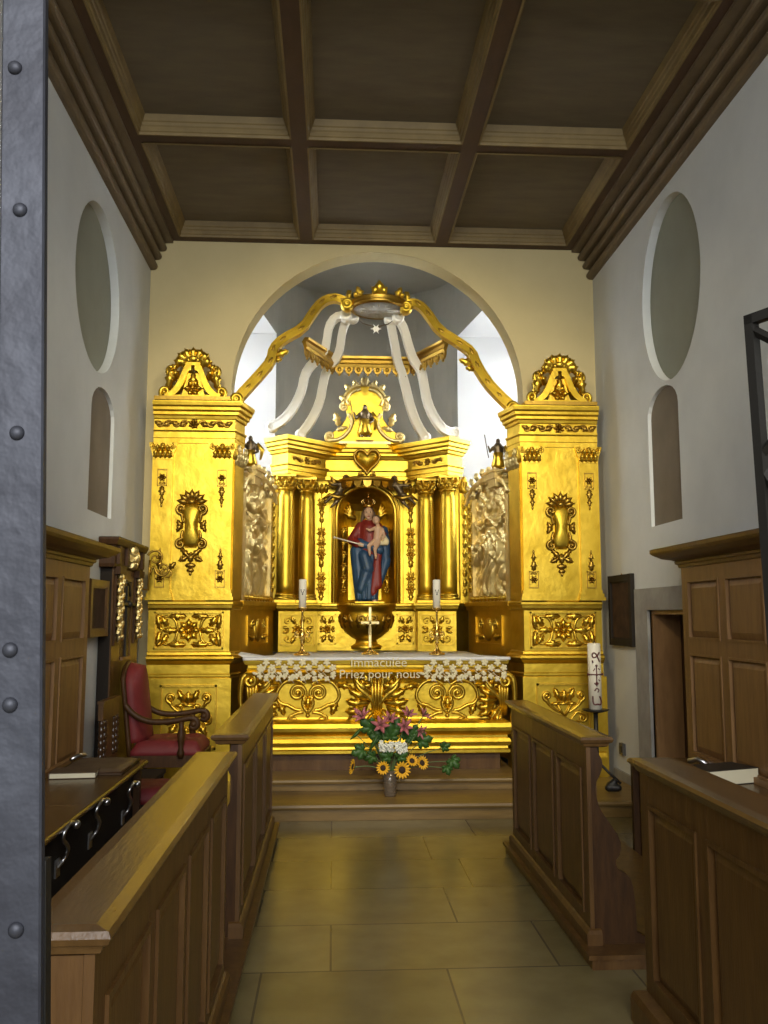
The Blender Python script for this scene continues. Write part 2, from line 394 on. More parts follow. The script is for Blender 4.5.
# apse: straight sides with deep window recesses, curved back, flat ceiling
ZA = 6.05
ap = MB()
def quad(mb, a, b, z0, z1): mb.add([(a[0], a[1], z0), (b[0], b[1], z0), (b[0], b[1], z1), (a[0], a[1], z1)], [(0, 1, 2, 3)])
back = [(XC + 1.17 * cos(PI * i / 24) , 11.05 + .9 * sin(PI * i / 24)) for i in range(25)]
for a, b in zip(back[:-1], back[1:]): quad(ap, a, b, 0, ZA)
for s in (-1, 1):
    q0 = (XC + s * 1.5, 8.745); q1 = (XC + s * 1.5, 8.95); q2 = (XC + s * 1.17, 11.05); o1 = (XC + s * 2.2, 8.95); o2 = (XC + s * 2.2, 11.05)
    quad(ap, q0, q1, 0, ZA); quad(ap, q1, q2, 0, 2.35); quad(ap, q1, q2, 5.2, ZA)
    rv = MB(); quad(rv, q2, o2, 2.35, 5.2); quad(rv, q1, o1, 2.35, 5.2)
    for z in (2.35, 5.2): rv.add([(q1[0], q1[1], z), (q2[0], q2[1], z), (o2[0], o2[1], z), (o1[0], o1[1], z)], [(0, 1, 2, 3)])
    quad(rv, o1, o2, 2.35, 2.7); quad(rv, o1, o2, 4.9, 5.2)
    for y0, y1 in ((8.95, 9.15), (10.95, 11.05)): quad(rv, (o1[0], y0), (o1[0], y1), 2.7, 4.9)
    struct('wall_reveal_left' if s < 0 else 'wall_reveal_right', rv, 'reveal')
    wn = MB(); fr = Fr((XC + s * 2.2, 0, 0), (0, 1, 0), (0, 0, 1), (-s, 0, 0))
    for y0, y1, z0, z1 in ((9.15, 9.21, 2.7, 4.9), (10.89, 10.95, 2.7, 4.9), (9.212, 10.888, 2.7, 2.76), (9.212, 10.888, 4.84, 4.9), (10.03, 10.07, 2.762, 4.838), (9.212, 10.028, 3.4, 3.43), (9.212, 10.028, 4.1, 4.13), (10.072, 10.888, 3.4, 3.43), (10.072, 10.888, 4.1, 4.13)):
        wn.box(fr, y0, y1, z0, z1, -.05, .02)
    wo = struct('window_1' if s < 0 else 'window_2', wn, 'iron_black')
    pn = MB(); pn.box(fr, 9.16, 10.94, 2.71, 4.89, -.03, -.022); obj('pane', pn, 'pane', wo)
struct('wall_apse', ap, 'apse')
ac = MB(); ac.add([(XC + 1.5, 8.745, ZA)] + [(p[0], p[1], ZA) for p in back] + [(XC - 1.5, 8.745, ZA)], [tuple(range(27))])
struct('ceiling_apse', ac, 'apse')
# coffered ceiling
ce = MB(); ce.box(WORLD, XL - .3, XR + .3, YB, YE, ZC + .135, ZC + .3); struct('ceiling', ce, 'ceil')
bx = [-.29, 1.06]; bys = [8.44, 6.59, 4.74, 2.89, 1.04, -.81]
cb = MB()
for x in bx: cb.box(WORLD, x - .06, x + .06, YB, YE - .01, ZC, ZC + .14)
for y in bys: cb.box(WORLD, XL + .1, XR - .1, y - .06, y + .06, ZC + .003, ZC + .14)
for x0, x1 in ((XL + .0, XL + .29), (XR - .29, XR)): cb.box(WORLD, x0, x1, YB, YE - .01, ZC + .002, ZC + .14)
struct('trim_1', cb, 'ceil_beam')
cm = MB()
xs = [(XL + .29, bx[0] - .06), (bx[0] + .06, bx[1] - .06), (bx[1] + .06, XR - .29)]
for x0, x1 in xs:
    for y1, y0 in zip(bys[:-1], bys[1:]):
        a0, a1 = y0 + .06, y1 - .06
        cm.sweep([(x0, a0), (x1, a0), (x1, a1), (x0, a1)], [(0, ZC - .008), (.012, ZC - .008), (.016, ZC + .012), (.024, ZC + .018), (.028, ZC + .05), (.036, ZC + .06), (.042, ZC + .08), (.05, ZC + .088), (.06, ZC + .12), (.065, ZC + .136)], side=-1, closed=True)
struct('trim_2', cm, 'ceil_trim')
def roll(o, z, r_, n=6): return [(o + r_ * sin(PI * k / n) , z - r_ * cos(PI * k / n)) for k in range(n + 1)]
CP = [(0, 4.99)] + roll(.03, 5.03, .04) + [(.015, 5.08), (.02, 5.095)] + roll(.075, 5.13, .032) + [(.05, 5.17), (.055, 5.185)] + roll(.12, 5.22, .034) + [(.10, 5.262), (.13, 5.27), (.215, 5.275), (.215, 5.31), (0, 5.33)]
for nm, x, sd in (('trim_3', XL, 1), ('trim_4', XR, -1)):
    c = MB(); c.sweep([(x, YB), (x, YE - .01)], CP, side=sd); struct(nm, c, 'ceil_crown')
# door frame and door in the right wall
df = MB()
df.box(FRR, 7.20, 7.50, 0, 1.64, -.025, .06); df.box(FRR, 6.05, 6.30, 0, 1.64, -.025, .06); df.box(FRR, 6.05, 7.50, 1.64, 1.82, -.025, .06)
struct('trim_5', df, 'stone')
jl = MB(); jl.box(FRR, 7.165, 7.198, 0, 1.637, .012, .335); jl.box(FRR, 6.302, 7.165, 1.605, 1.637, .012, .335); jl.box(FRR, 6.302, 6.335, 0, 1.605, .012, .335); struct('trim_6', jl, 'wood_light')
dd = MB(); dd.box(FRR, 6.336, 7.164, 0.005, 1.604, .24, .30)
for u0, u1 in ((6.38, 6.70), (6.80, 7.12)):
    for v0, v1 in ((.2, .8), (.9, 1.52)): dd.rpanel(FRR, u0, u1, v0, v1, .24, .225, .03)
dw = struct('door_1', dd, 'wood_dark')
k = MB(); k.ell(FRR, (6.42, .95, .2), .03); k.tube([FRR(6.42, .95, .24), FRR(6.42, .95, .2)], .012); obj('door_handle', k, 'brass', dw)
bb = MB(); bb.box(FRR, 7.52, 8.2, Z1, Z1 + .08, -.025, -.001); struct('baseboard_right', bb, 'stone')

# ================================================================== GILDED TOWERS
ENT = [(0, 3.20), (.02, 3.20), (.02, 3.245), (.032, 3.25), (.032, 3.305), (.05, 3.32), (.05, 3.335), (.02, 3.34), (.02, 3.425), (.05, 3.43), (.06, 3.455), (.095, 3.465), (.095, 3.49), (.13, 3.505), (.135, 3.53), (.16, 3.545), (.17, 3.575), (.17, 3.585), (0, 3.6)]
LED = [(0, 1.645), (.015, 1.645), (.03, 1.665), (.035, 1.69), (.05, 1.70), (.05, 1.72), (.01, 1.735), (0, 1.735)]
LOW = [(0, 1.02), (.015, 1.02), (.022, 1.045), (.022, 1.06), (.012, 1.07), (.012, 1.15), (.03, 1.16), (.065, 1.185), (.075, 1.205), (.065, 1.225), (.03, 1.24), (.022, 1.262), (0, 1.27)]
ENT = [(o * .66, z) for o, z in ENT]; LED = [(o * .8, z) for o, z in LED]; LOW = [(o * .85, z) for o, z in LOW]
def tower(s, cx, label):
    YF = 8.22; root = thing('gilded_pier', (cx, YF, Z1), label, 'altar pier', 'gilded piers flanking the altar')
    X = lambda u: cx - s * u                      # u grows towards the middle of the altar
    side = 1 if s < 0 else -1
    fr = Fr((cx, YF, 0), (-s, 0, 0), (0, 0, 1), (0, -1, 0)); a = .37; YK = 8.485
    IN = .065; pth = [(X(-a), YF), (X(a), YF), (X(a + IN), YK)]
    def body(u0, u1, z0, z1, e=0.):
        m = MB(); m.prism(WORLD, [(X(u0 - e), YF - e), (X(u1 + e), YF - e), (X(u1 + IN + e), YK), (X(u0 - e), YK)], z0, z1); return m
    # lower block
    m = body(-a, a, Z1, 1.03, .025); m.sweep(pth, [(.025, Z1), (.06, Z1), (.06, .30), (.04, .34), (.025, .35)], side)
    pl = obj('plinth', m, 'gold', root)
    m = MB(); u0, u1, v0, v1 = -.24, .27, .40, .97
    m.sweep([(X(u0), 0), (X(u0), 0)], [(0, 0), (0, 0)]) if False else None
    for q in ((u0, u1, v1 - .018, v1), (u0, u1, v0, v0 + .018), (u0, u0 + .018, v0, v1), (u1 - .018, u1, v0, v1)): m.box(fr, *q, .024, .052)
    f2 = Fr(fr(.015, .685, .026), fr.U, fr.V, fr.W)
    for d in (-1, 1):
        g = Fr(f2.o, f2.U * d, f2.V, f2.W)
        m.scroll(g, (.155, .17), .045, -PI / 2, 1.3, .018, 0, 1, tail=[(.04, .02), (.09, .05), (.15, .10)])
        m.scroll(g, (.17, -.03), .045, PI / 2, 1.3, .016, 0, -1, tail=[(.02, -.1), (.08, -.02), (.12, .03)])
        m.scroll(g, (.12, -.19), .05, PI / 2, 1.2, .016, 0, -1, tail=[(.02, -.12), (.06, -.13)])
        m.leaf(g, .03, .12, PI * .35, .14, .065, .03); m.leaf(g, .02, .1, 0, .1, .04, .02); m.leaf(g, .1, -.05, -PI / 3, .14, .065, .03)
        m.tube([g(0, -.02, .008), g(.07, .10, .008)], .013, 6)
        m.leaf(g, .05, -.24, PI * .1, .16, .05, .02)
    m.tube([f2(-.07, .10, .008), f2(.07, .10, .008)], .013, 6); m.leaf(f2, 0, .11, PI / 2, .12, .06, .022)
    m.ell(f2, (0, -.17, .01), (.06, .05, .03)); m.rosette(f2, 0, -.17, .09, 7)
    obj('carved_panel', m, 'gold_orn', pl)
    m = MB(); m.sweep(pth, LOW, side); m.add(*capfill(pth, 1.27, YK, X(-a))); obj('base_moulding', m, 'gold', root)
    # pedestal with its relief
    pd = obj('pedestal', body(-a, a, 1.268, 1.65), 'gold', root)
    m = MB(); u0, u1, v0, v1 = -.315, .315, 1.29, 1.63
    for q in ((u0, u1, v1 - .015, v1), (u0, u1, v0, v0 + .015), (u0, u0 + .015, v0, v1), (u1 - .015, u1, v0, v1)): m.box(fr, *q, 0, .024)
    f2 = Fr(fr(0, 1.46, .001), fr.U, fr.V, fr.W); m.rosette(f2, 0, 0, .11, 8, .03)
    for d in (-1, 1):
        for e in (-1, 1):
            g = Fr(f2.o, f2.U * d, f2.V * e, f2.W)
            m.scroll(g, (.205, .05), .095, PI, .8, .014, 0, -1, tail=[(.09, .0), (.105, .02)], r1f=.45)
            m.leaf(g, .02, .125, .15, .17, .06, .025, bend=-.3); m.leaf(g, .19, .03, PI / 3, .12, .06, .025); m.leaf(g, .26, .0, PI * .45, .15, .055, .025); m.leaf(g, .14, .09, PI * .8, .09, .05, .02)
            m.scroll(g, (.05, .115), .028, 0, 1.1, .007, 0, 1)
            m.leaf(g, .25, .1, PI * .25, .06, .05, .015)
        g = Fr(f2.o, f2.U * d, f2.V, f2.W); m.leaf(g, .1, 0, 0, .14, .06, .02)
    obj('carved_panel', m, 'gold_orn', pd)
    m = MB(); m.sweep(pth, LED, side); m.add(*capfill(pth, 1.735, YK, X(-a))); obj('ledge', m, 'gold', root)
    # shaft
    sh = obj('shaft', body(-a, a, 1.733, 3.2), 'gold', root)
    for u0, u1 in ((-.37, -.18), (.18, .37)):
        c = (u0 + u1) / 2
        m = MB(); m.box(fr, u0, u1, 1.83, 3.05, 0, .03)
        p = obj('pilaster', m, 'gold', root)
        m = MB()
        for k, (v0, v1, e, d) in enumerate(((1.735, 1.765, .03, .06), (1.765, 1.80, .02, .045), (1.80, 1.832, .008, .032))): m.box(fr, u0 - e, u1 + e, v0, v1, 0, d)
        obj('pilaster_base', m, 'gold', p)
        m = MB(); m.prism(fr, [(u0 + .005, 3.04), (u1 - .005, 3.04), (u1 + .005, 3.10), (u1 + .03, 3.17), (u1 + .035, 3.2), (u0 - .035, 3.2), (u0 - .03, 3.17), (u0 - .005, 3.10)], 0, .035)
        for k in range(4): m.leaf(Fr(fr(0, 0, .03), fr.U, fr.V, fr.W), u0 + .03 + k * .043, 3.045, PI / 2, .085, .05, .025, 1.2, 2)
        for k in range(3): m.leaf(Fr(fr(0, 0, .04), fr.U, fr.V, fr.W), u0 + .05 + k * .045, 3.10, PI / 2, .075, .055, .03, 1.2, 2)
        for d in (-1, 1): m.scroll(Fr(fr(c, 3.165, .035), fr.U * d, fr.V, fr.W), (.085, 0), .03, PI / 2, 1.4, .010, .0, -1)
        m.ell(fr, (c, 3.17, .05), (.025, .025, .02))
        obj('capital', m, 'gold_orn', p)
        for v, d in ((2.90, -1), (1.90, 1)):      # hanging and standing drops
            m = MB(); g = Fr(fr(c, v, .0305), fr.U, fr.V * d, fr.W)
            m.box(g, -.045, .045, -.05, -.04, 0, .012); m.box(g, -.045, .045, .10, .11, 0, .01); m.box(g, -.045, -.037, -.05, .11, 0, .01); m.box(g, .037, .045, -.05, .11, 0, .01)
            m.rosette(g, 0, .03, .04, 6, .016)
            for e in (-1, 1): m.scroll(g, (.02 * e, .085), .018, PI / 2, 1, .006, 0, e)
            m.leaf(g, 0, .11, PI / 2, .1, .055, .016); m.leaf(g, 0, .2, PI / 2, .08, .035, .014); m.tube([g(-.025, .235, .006), g(.025, .235, .006)], .006, 6); m.ell(g, (0, .29, .006), (.010, .02, .008))
            obj('drop_ornament', m, 'gold_dark', p)
    # cartouche
    m = MB(); f2 = Fr(fr(0, 2.42, .001), fr.U, fr.V, fr.W)
    pts = [(-.05, -.2), (-.085, -.14), (-.06, -.04), (-.06, .06), (-.085, .13), (-.06, .2), (0, .215), (.06, .2), (.085, .13), (.06, .06), (.06, -.04), (.085, -.14), (.05, -.2)]
    n = len(pts); rings = []
    for sc, wv in ((1, 0), (1, .018), (.8, .035), (.5, .05), (.15, .055)): rings.append([f2(x * sc, y * sc, wv) for x, y in pts])
    vs = [p for r in rings for p in r]; m.add(vs, [(j * n + i, j * n + (i + 1) % n, (j + 1) * n + (i + 1) % n, (j + 1) * n + i) for j in range(4) for i in range(n)] + [tuple(range(4 * n, 5 * n))], True)
    ca = obj('cartouche', m, 'gold', root)
    m = MB()
    for d in (-1, 1):
        g = Fr(f2.o, f2.U * d, f2.V, f2.W)
        m.scroll(g, (.095, .16), .05, -PI * .55, 1.2, .017, .01, 1, tail=[(.07, .03), (.085, .07)])
        m.scroll(g, (.095, -.17), .05, PI * .6, 1.2, .017, .01, -1, tail=[(.075, -.04), (.09, -.09)])
        m.leaf(g, .085, .04, -PI * .35, .11, .05, .025); m.leaf(g, .085, -.03, PI * .35, .1, .05, .025); m.leaf(g, .1, -.2, PI * 1.25, .14, .05, .025)
        m.leaf(g, .02, -.27, -PI * .3, .11, .045, .02, bend=.8); m.scroll(g, (.07, -.31), .03, PI / 2, 1, .009, 0, -1)
    for k in range(7):
        an = PI * (.06 + .88 * k / 6); m.leaf(f2, .02 * cos(an), .215 + .01 * sin(an), an, .125, .05, .03, .6, 1)
    m.ell(f2, (0, .225, .02), (.04, .03, .03)); m.leaf(f2, 0, -.24, -PI / 2, .1, .07, .03)
    m.ell(f2, (0, -.365, .01), (.05, .025, .02)); m.ell(f2, (0, -.41, .01), (.035, .022, .018)); m.ell(f2, (0, -.44, .008), (.014, .02, .012)); m.tube([f2(0, -.32, .008), f2(0, -.44, .008)], .01, 6)
    obj('cartouche_frame', m, 'gold_dark', ca)
    # diagonal inner pilaster capital (silvered)
    fd = Fr((X(a + IN / 2), (YF + YK) / 2, 0), ((X(a + IN) - X(a)), (YK - YF), 0), (0, 0, 1), (-s * (YK - YF), -IN, 0))
    m = MB(); m.box(fd, -.12, .12, 1.75, 3.05, -.01, .015)
    p = obj('corner_pilaster', m, 'gold', root)
    m = MB()
    for k in range(4): m.leaf(Fr(fd(0, 0, .02), fd.U, fd.V, fd.W), -.1 + k * .065, 3.0, PI / 2, .12, .07, .03, 1.4, 2)
    for d in (-1, 1): m.scroll(Fr(fd(0, 3.15, .02), fd.U * d, fd.V, fd.W), (.08, 0), .035, PI / 2, 1.4, .013, .02, -1)
    obj('capital', m, 'gold_pale', p)
    # entablature
    m = MB(); m.sweep(pth, ENT, side); m.add(*capfill(pth, 3.6, YK, X(-a))); en = obj('entablature', m, 'gold', root)
    m = MB(); f2 = Fr(fr(0, 3.382, .0135), fr.U, fr.V, fr.W)
    m.rosette(f2, 0, 0, .055, 7, .025)
    for d in (-1, 1):
        g = Fr(f2.o, f2.U * d, f2.V, f2.W)
        for k in range(4):
            e = 1 if k % 2 else -1
            m.scroll(g, (.09 + k * .075, .004 * e), .037, PI * .9, 1.1, .0125, 0, e); m.leaf(g, .06 + k * .075, -.02 * e, e * .5, .09, .045, .022)
            m.leaf(g, .075 + k * .075, .02 * e, -e * .3, .06, .03, .018)
    obj('frieze_ornament', m, 'gold_dark', en)
    # crest
    YCR = YF + .02; f2 = SFr((cx - s * -.0 - s * -.02, YCR, 3.6), fr.U, fr.V, fr.W, .86)
    m = MB(); m.box(f2, -.4, .42, 0, .035, -.16, .10)
    cr = obj('crest', m, 'gold_dark', root)
    m = MB()
    for d in (-1, 1):
        g = SFr(f2.o, f2.U * d, f2.V, f2.W, .86)
        band = [(.02, .37), (.08, .36), (.12, .28), (.17, .17), (.24, .09), (.30, .065)]
        top = smooth2(band, 2); inn = smooth2([(0.02, .30), (.055, .29), (.08, .22), (.13, .11), (.21, .045), (.30, .03)], 2)
        m.prism(g, top + inn[::-1], -.06, .05)
        m.scroll(g, (.305, .095), .06, -PI / 2, 1.2, .022, 0, 1)
    m.box(f2, -.3, .3, .035, .06, -.04, .045); m.box(f2, -.08, .08, .345, .375, -.06, .055)
    obj('scroll_pediment', m, 'gold', cr)
    m = MB()
    for d in (-1, 1):
        g = SFr(f2.o, f2.U * d, f2.V, f2.W, .86)
        m.scroll(g, (.235, .30), .06, -PI * .6, 1.2, .024, 0, 1, tail=[(.27, .12), (.26, .18)])
        m.leaf(g, .27, .12, PI * .55, .2, .09, .04, th=.01); m.leaf(g, .2, .2, PI * .35, .16, .08, .04, th=.01); m.leaf(g, .15, .22, PI * .3, .12, .07, .05, th=.01); m.leaf(g, .25, .3, PI * .8, .1, .07, .03, th=.01)
    for k in range(7):
        an = PI * (.02 + .96 * k / 6); m.leaf(SFr(f2(0, 0, .02), f2.U, f2.V, f2.W, .86), .05 * cos(an), .375, an, .16 - .015 * sin(an), .12, .05, .7, 2, th=.01)
    m.ell(f2, (0, .41, .04), (.06, .04, .04)); m.ell(f2, (-.05, .40, .03), .035); m.ell(f2, (.05, .40, .03), .035)
    m.rosette(f2, 0, .13, .09, 6, .04); m.leaf(f2, 0, .13, PI / 2, .16, .08, .03, th=.012); m.prism(f2, [(-.13, .05), (.13, .05), (.06, .28), (-.06, .28)], -.03, .0)
    obj('leaf_spray', m, 'gold_orn', cr)
    return root
def capfill(pth, z, yk, xback):
    pts = [(p[0], p[1], z) for p in pth] + [(xback, yk, z)]
    return pts, [tuple(range(len(pts)))]
tower(-1, XC - 1.737, 'tall gilded pier left of the altar, beside the red armchair')
tower(1, XC + 1.737, 'tall gilded pier right of the altar, behind the decorated candle')

# ================================================================== RELIEF WINGS
def hf(prims, base=None, c=.5, st=1.0):
    def h(u, v):
        z = base(u, v) if base else 0.
        u = c + (u - c) / st
        for (a, b, r0, r1, hh) in prims:
            dx, dy = b[0] - a[0], b[1] - a[1]; L = dx * dx + dy * dy
            t = 0 if L == 0 else max(0, min(1, ((u - a[0]) * dx + (v - a[1]) * dy) / L))
            d = math.hypot(u - a[0] - dx * t, v - a[1] - dy * t); r = r0 + (r1 - r0) * t
            if d < r: z = max(z, .55 * hh * math.sqrt(1 - (d / r) ** 2) * (1 + .16 * sin(u * 95 + 6 * sin(v * 9)) * (1 if v < 2.36 else .4)))
        return z
    return h
def wing(s, label):
    A = Vector((XC + s * 1.325, 8.53, 0)); B = Vector((XC + s * 1.10, 9.62, 0))
    d = (B - A); L = d.length; d.normalize(); nrm = Vector((-s * d.y, s * d.x, 0))
    if nrm.x * s > 0: nrm = -nrm
    root = thing('relief_wing', ((A + B) / 2).to_tuple()[:2] + (Z2,), label, 'relief panel', 'carved relief wings of the altar')
    root.location.z = Z1
    fr = Fr(A, d, (0, 0, 1), nrm)                       # u from the pier towards the columns
    m = MB(); m.box(fr, 0, L, 1.735, 2.84, -.06, -.02); m.prism(fr, archpoly(0, L, 2.8, 3.0, .2), -.06, -.02)
    m.box(fr, 0, .09, 1.735, 2.86, -.02, .03); m.box(fr, L - .13, L, 1.735, 2.86, -.02, .035); m.box(fr, 0, L, 1.735, 1.80, -.02, .04)
    fm = obj('frame', m, 'gold_pale', root)
    m = MB()
    for k in range(9): m.leaf(Fr(fr(0, 0, .035), fr.U, fr.V, fr.W), L - .065, 1.84 + k * .11, PI / 2, .1, .07, .022)
    for k in range(10): m.leaf(Fr(fr(0, 0, .04), fr.U, fr.V, fr.W), .06 + k * (L - .12) / 10, 1.77, 0, .09, .05, .02)
    obj('border_ornament', m, 'gold_orn', fm)
    def cloud(u, v):
        z = .010 + .007 * sin(u * 27 + 2 * sin(v * 17)) + .007 * sin(v * 43 + 3 * sin(u * 13)) + .006 * sin(v * 70 + 20 * u) * sin(u * 50)
        z += .05 * max(0, 1 - abs(v - 2.55 - .05 * sin(u * 14)) / .03) + .05 * max(0, (2.0 - v)) * (1 + sin(u * 11)) * .5
        return z
    c = L * .47
    if s > 0:
        pr = [((c, 1.86), (c, 2.28), .16, .11, .10), ((c - .05, 1.84), (c - .03, 2.2), .06, .05, .13), ((c + .07, 1.84), (c + .04, 2.2), .06, .05, .13), ((c, 2.25), (c, 2.34), .13, .12, .13), ((c, 2.42), (c, 2.45), .065, .06, .14),
              ((c - .13, 2.32), (c - .2, 2.14), .06, .05, .13), ((c - .2, 2.14), (c - .06, 2.22), .05, .045, .15), ((c + .13, 2.32), (c + .26, 2.16), .06, .05, .12), ((c + .26, 2.16), (c + .3, 2.3), .05, .04, .12), ((c + .28, 2.32), (c + .34, 2.34), .07, .05, .12), ((c - .2, 2.02), (c - .16, 2.14), .08, .06, .12)]
    else:
        pr = [((.30, 1.86), (.32, 2.28), .13, .10, .11), ((.32, 2.3), (.32, 2.36), .11, .10, .13), ((.33, 2.44), (.33, 2.46), .06, .06, .14), ((.4, 2.34), (.52, 2.25), .05, .045, .13), ((.52, 2.25), (.60, 2.35), .045, .04, .13), ((.25, 1.86), (.27, 2.2), .05, .045, .14), ((.66, 1.9), (.6, 2.2), .12, .07, .08), ((.58, 2.2), (.56, 2.26), .08, .06, .09), ((.7, 1.84), (.8, 2.1), .08, .05, .07),
              ((.46, 2.68), (.6, 2.72), .07, .06, .10), ((.45, 2.78), (.47, 2.8), .045, .04, .11), ((.58, 2.72), (.75, 2.62), .05, .04, .08), ((.3, 2.72), (.38, 2.66), .06, .04, .09)]
    for k in range(5): pr.append(((.2 + .14 * k, 2.56 + .02 * (k % 2)), (.3 + .14 * k, 2.57), .045, .045, .075))
    for k in range(4): pr.append(((.25 + .16 * k, 2.72 + .05 * (k % 2)), (.28 + .16 * k, 2.76 + .05 * (k % 2)), .05, .03, .06))
    m = MB()
    m.grid(Fr(fr(0, 0, -.02), fr.U, fr.V, fr.W), .09, L - .13, 1.80, 2.96, 84, 116, hf(pr, cloud, c, 1.55 if s > 0 else 1.35), lambda u, v: v < 2.8 + .17 * sin(PI * max(0, min(1, (u - .05) / (L - .14)))))
    obj('relief', m, 'gold_pale', root)
    # arched cresting and statue block
    m = MB()
    n = 22; o = []
    for i in range(n + 1):
        an = PI * i / n; o.append(fr(L / 2 - (L / 2 + .02) * cos(an), 2.8 + .22 * sin(an), .02))
    m.tube(o, .045, 6)
    for i in range(0, n, 2):
        an = PI * (i + .5) / n; m.leaf(Fr(fr(0, 0, .02), fr.U, fr.V, fr.W), L / 2 - (L / 2) * cos(an), 2.83 + .22 * sin(an), PI - an + .5, .10, .06, .035, th=.008)
    for u in (.55, .75, .95): m.scroll(fr, (u, 3.0 - (u - .5) * .25), .06, 0, 1.2, .02, .03, 1)
    obj('cresting', m, 'gold_pale', root)
    m = MB(); m.box(fr, .2, .46, 2.98, 3.04, -.12, .09); m.box(fr, .23, .43, 2.9, 2.98, -.1, .07); m.box(fr, .17, .49, 3.04, 3.065, -.13, .11); obj('statue_block', m, 'gold_pale', root)
    # base under the wing
    m = MB(); m.box(fr, -.06, L + .04, Z2, 1.65, -.1, .03); m.box(fr, -.06, L + .04, 1.65, 1.69, -.1, .055); m.box(fr, -.06, L + .04, 1.69, 1.735, -.1, .075)
    bs = obj('base', m, 'gold', root)
    m = MB(); u0, u1, v0, v1 = .18, L - .2, 1.3, 1.6
    for q in ((u0, u1, v1 - .015, v1), (u0, u1, v0, v0 + .015), (u0, u0 + .015, v0, v1), (u1 - .015, u1, v0, v1)): m.box(fr, *q, .03, .045)
    f2 = Fr(fr(L / 2, 1.45, .03), fr.U, fr.V, fr.W)
    m.ell(f2, (0, 0, 0), (.13, .12, .04), 16, 8)
    for e in (-1, 1):
        g = Fr(f2.o, f2.U * e, f2.V, f2.W); m.scroll(g, (.2, .05), .06, PI, 1.2, .016, 0, -1); m.leaf(g, .12, -.08, .1, .2, .06, .025)
    obj('carved_panel', m, 'gold_orn', bs)
    # standing statuette on the block (a thing of its own)
    c = fr(.33, 3.066, -.01)
    return root, c
wl, cL = wing(-1, 'silvery gold relief panel left of the columns, figures under a cloud')
wr, cR = wing(1, 'silvery gold relief panel right of the columns, single standing saint')
def statuette(loc, label, cat='statuette', h=.36, arm=1, m='bronze'):
    root = thing('statuette', loc, label, cat)
    f = Fr(loc, (1, 0, 0), (0, 0, 1), (0, -1, 0)); k = h / .36
    b = MB()
    def c(p, q, r0, r1): b.cap(f(*[x * k for x in p]), f(*[x * k for x in q]), r0 * k, r1 * k, 10)
    c((-.03, .015, .02), (-.025, .16, .0), .022, .03); c((.035, .015, -.005), (.025, .16, .0), .022, .03); c((0, .15, 0), (0, .25, 0), .045, .05); c((0, .25, 0), (0, .29, .0), .02, .018); b.ell(f, (0, .315 * k, .003 * k), (.024 * k, .03 * k, .026 * k))
    b.ell(f, (0, .313 * k, .03 * k), .007 * k)
    c((-.05, .25, 0), (-.09 * arm, .2, .03), .018, .014); c((-.09 * arm, .2, .03), (-.11 * arm, .25, .05), .014, .01); c((.05, .25, 0), (.08, .18, .02), .018, .014); c((.08, .18, .02), (.05, .15, .05), .013, .01)
    blob('body', b, m, root, .007 * k, 2)
    b = MB(); b.lathe(Fr(f(0, 0, 0), f.U, f.V, f.W), [(.0, .03 * k), (.065 * k, .03 * k), (.075 * k, .06 * k), (.05 * k, .14 * k), (.055 * k, .19 * k), (.035 * k, .2 * k), (0, .2 * k)], 14); b.box(f, -.05 * k, .05 * k, 0, .008 * k, -.035 * k, .035 * k)
    b.tube([f(.06 * k, .26 * k, -.02 * k), f(.12 * k, .2 * k, -.03 * k), (f(.1 * k, .1 * k, -.02 * k))], [.03 * k, .025 * k, .01 * k], 8)
    obj('drapery', b, 'gold_orn' if m == 'bronze' else m, root)
    b = MB(); b.tube([f(-.11 * k * arm, .13 * k, .055 * k), f(-.15 * k * arm, .37 * k, .06 * k)], .005 * k, 6); obj('staff', b, m, root)
    return root
statuette(cL, 'dark bronze saint statuette on top of the left relief panel')
statuette(cR, 'dark bronze saint statuette on top of the right relief panel', arm=1)

# ================================================================== CENTRAL RETABLE
XM = XC - .04
rt = thing('gilded_retable', (XM, 10.2, Z1), 'gilded columned altarpiece with arched niche, behind the altar table', 'altarpiece')
def sym(pts): return [(XM - x, y) for x, y in pts] + [(XM + x, y) for x, y in pts[::-1]]
plan = [(1.07, 9.86), (.89, 9.69), (.50, 10.08), (.56, 10.14)]
EN2 = [(0, 3.16), (.015, 3.16), (.015, 3.20), (.028, 3.205), (.028, 3.25), (.045, 3.265), (.045, 3.28), (.015, 3.285), (.015, 3.39), (.045, 3.40), (.055, 3.425), (.085, 3.435), (.085, 3.46), (.11, 3.475), (.115, 3.505), (.135, 3.52), (.14, 3.555), (.14, 3.565), (-.02, 3.575)]
pa = sym(plan)
m = MB(); m.sweep(pa, EN2, 1); tp = [(XM - 1.07, 9.86), (XM - 1.07, 10.3), (XM + 1.07, 10.3), (XM + 1.07, 9.86)]
m.add([(p[0], p[1], 3.575) for p in pa + tp[::-1][1:3]], [tuple(range(len(pa) + 2))]); m.add([(p[0], p[1], 3.16) for p in pa + tp[::-1][1:3]], [tuple(range(len(pa) + 2))])
en = obj('entablature', m, 'gold', rt)
for d in (-1, 1):
    g = Fr((XM + d * .695, 9.885, 3.337), (-d * .707, .707, 0), (0, 0, 1), (-d * .707, -.707, 0)); g.o = g(0, 0, .016)
    m = MB(); m.rosette(g, 0, 0, .045, 6, .018)
    for e in (-1, 1):
        k = Fr(g.o, g.U * e, g.V, g.W); m.scroll(k, (.11, 0), .035, PI * .9, 1.1, .010, 0, 1); m.scroll(k, (.19, 0), .03, PI * .9, 1.1, .009, 0, -1); m.leaf(k, .06, -.02, .3, .12, .045, .02)
    obj('frieze_ornament', m, 'gold_dark', en)
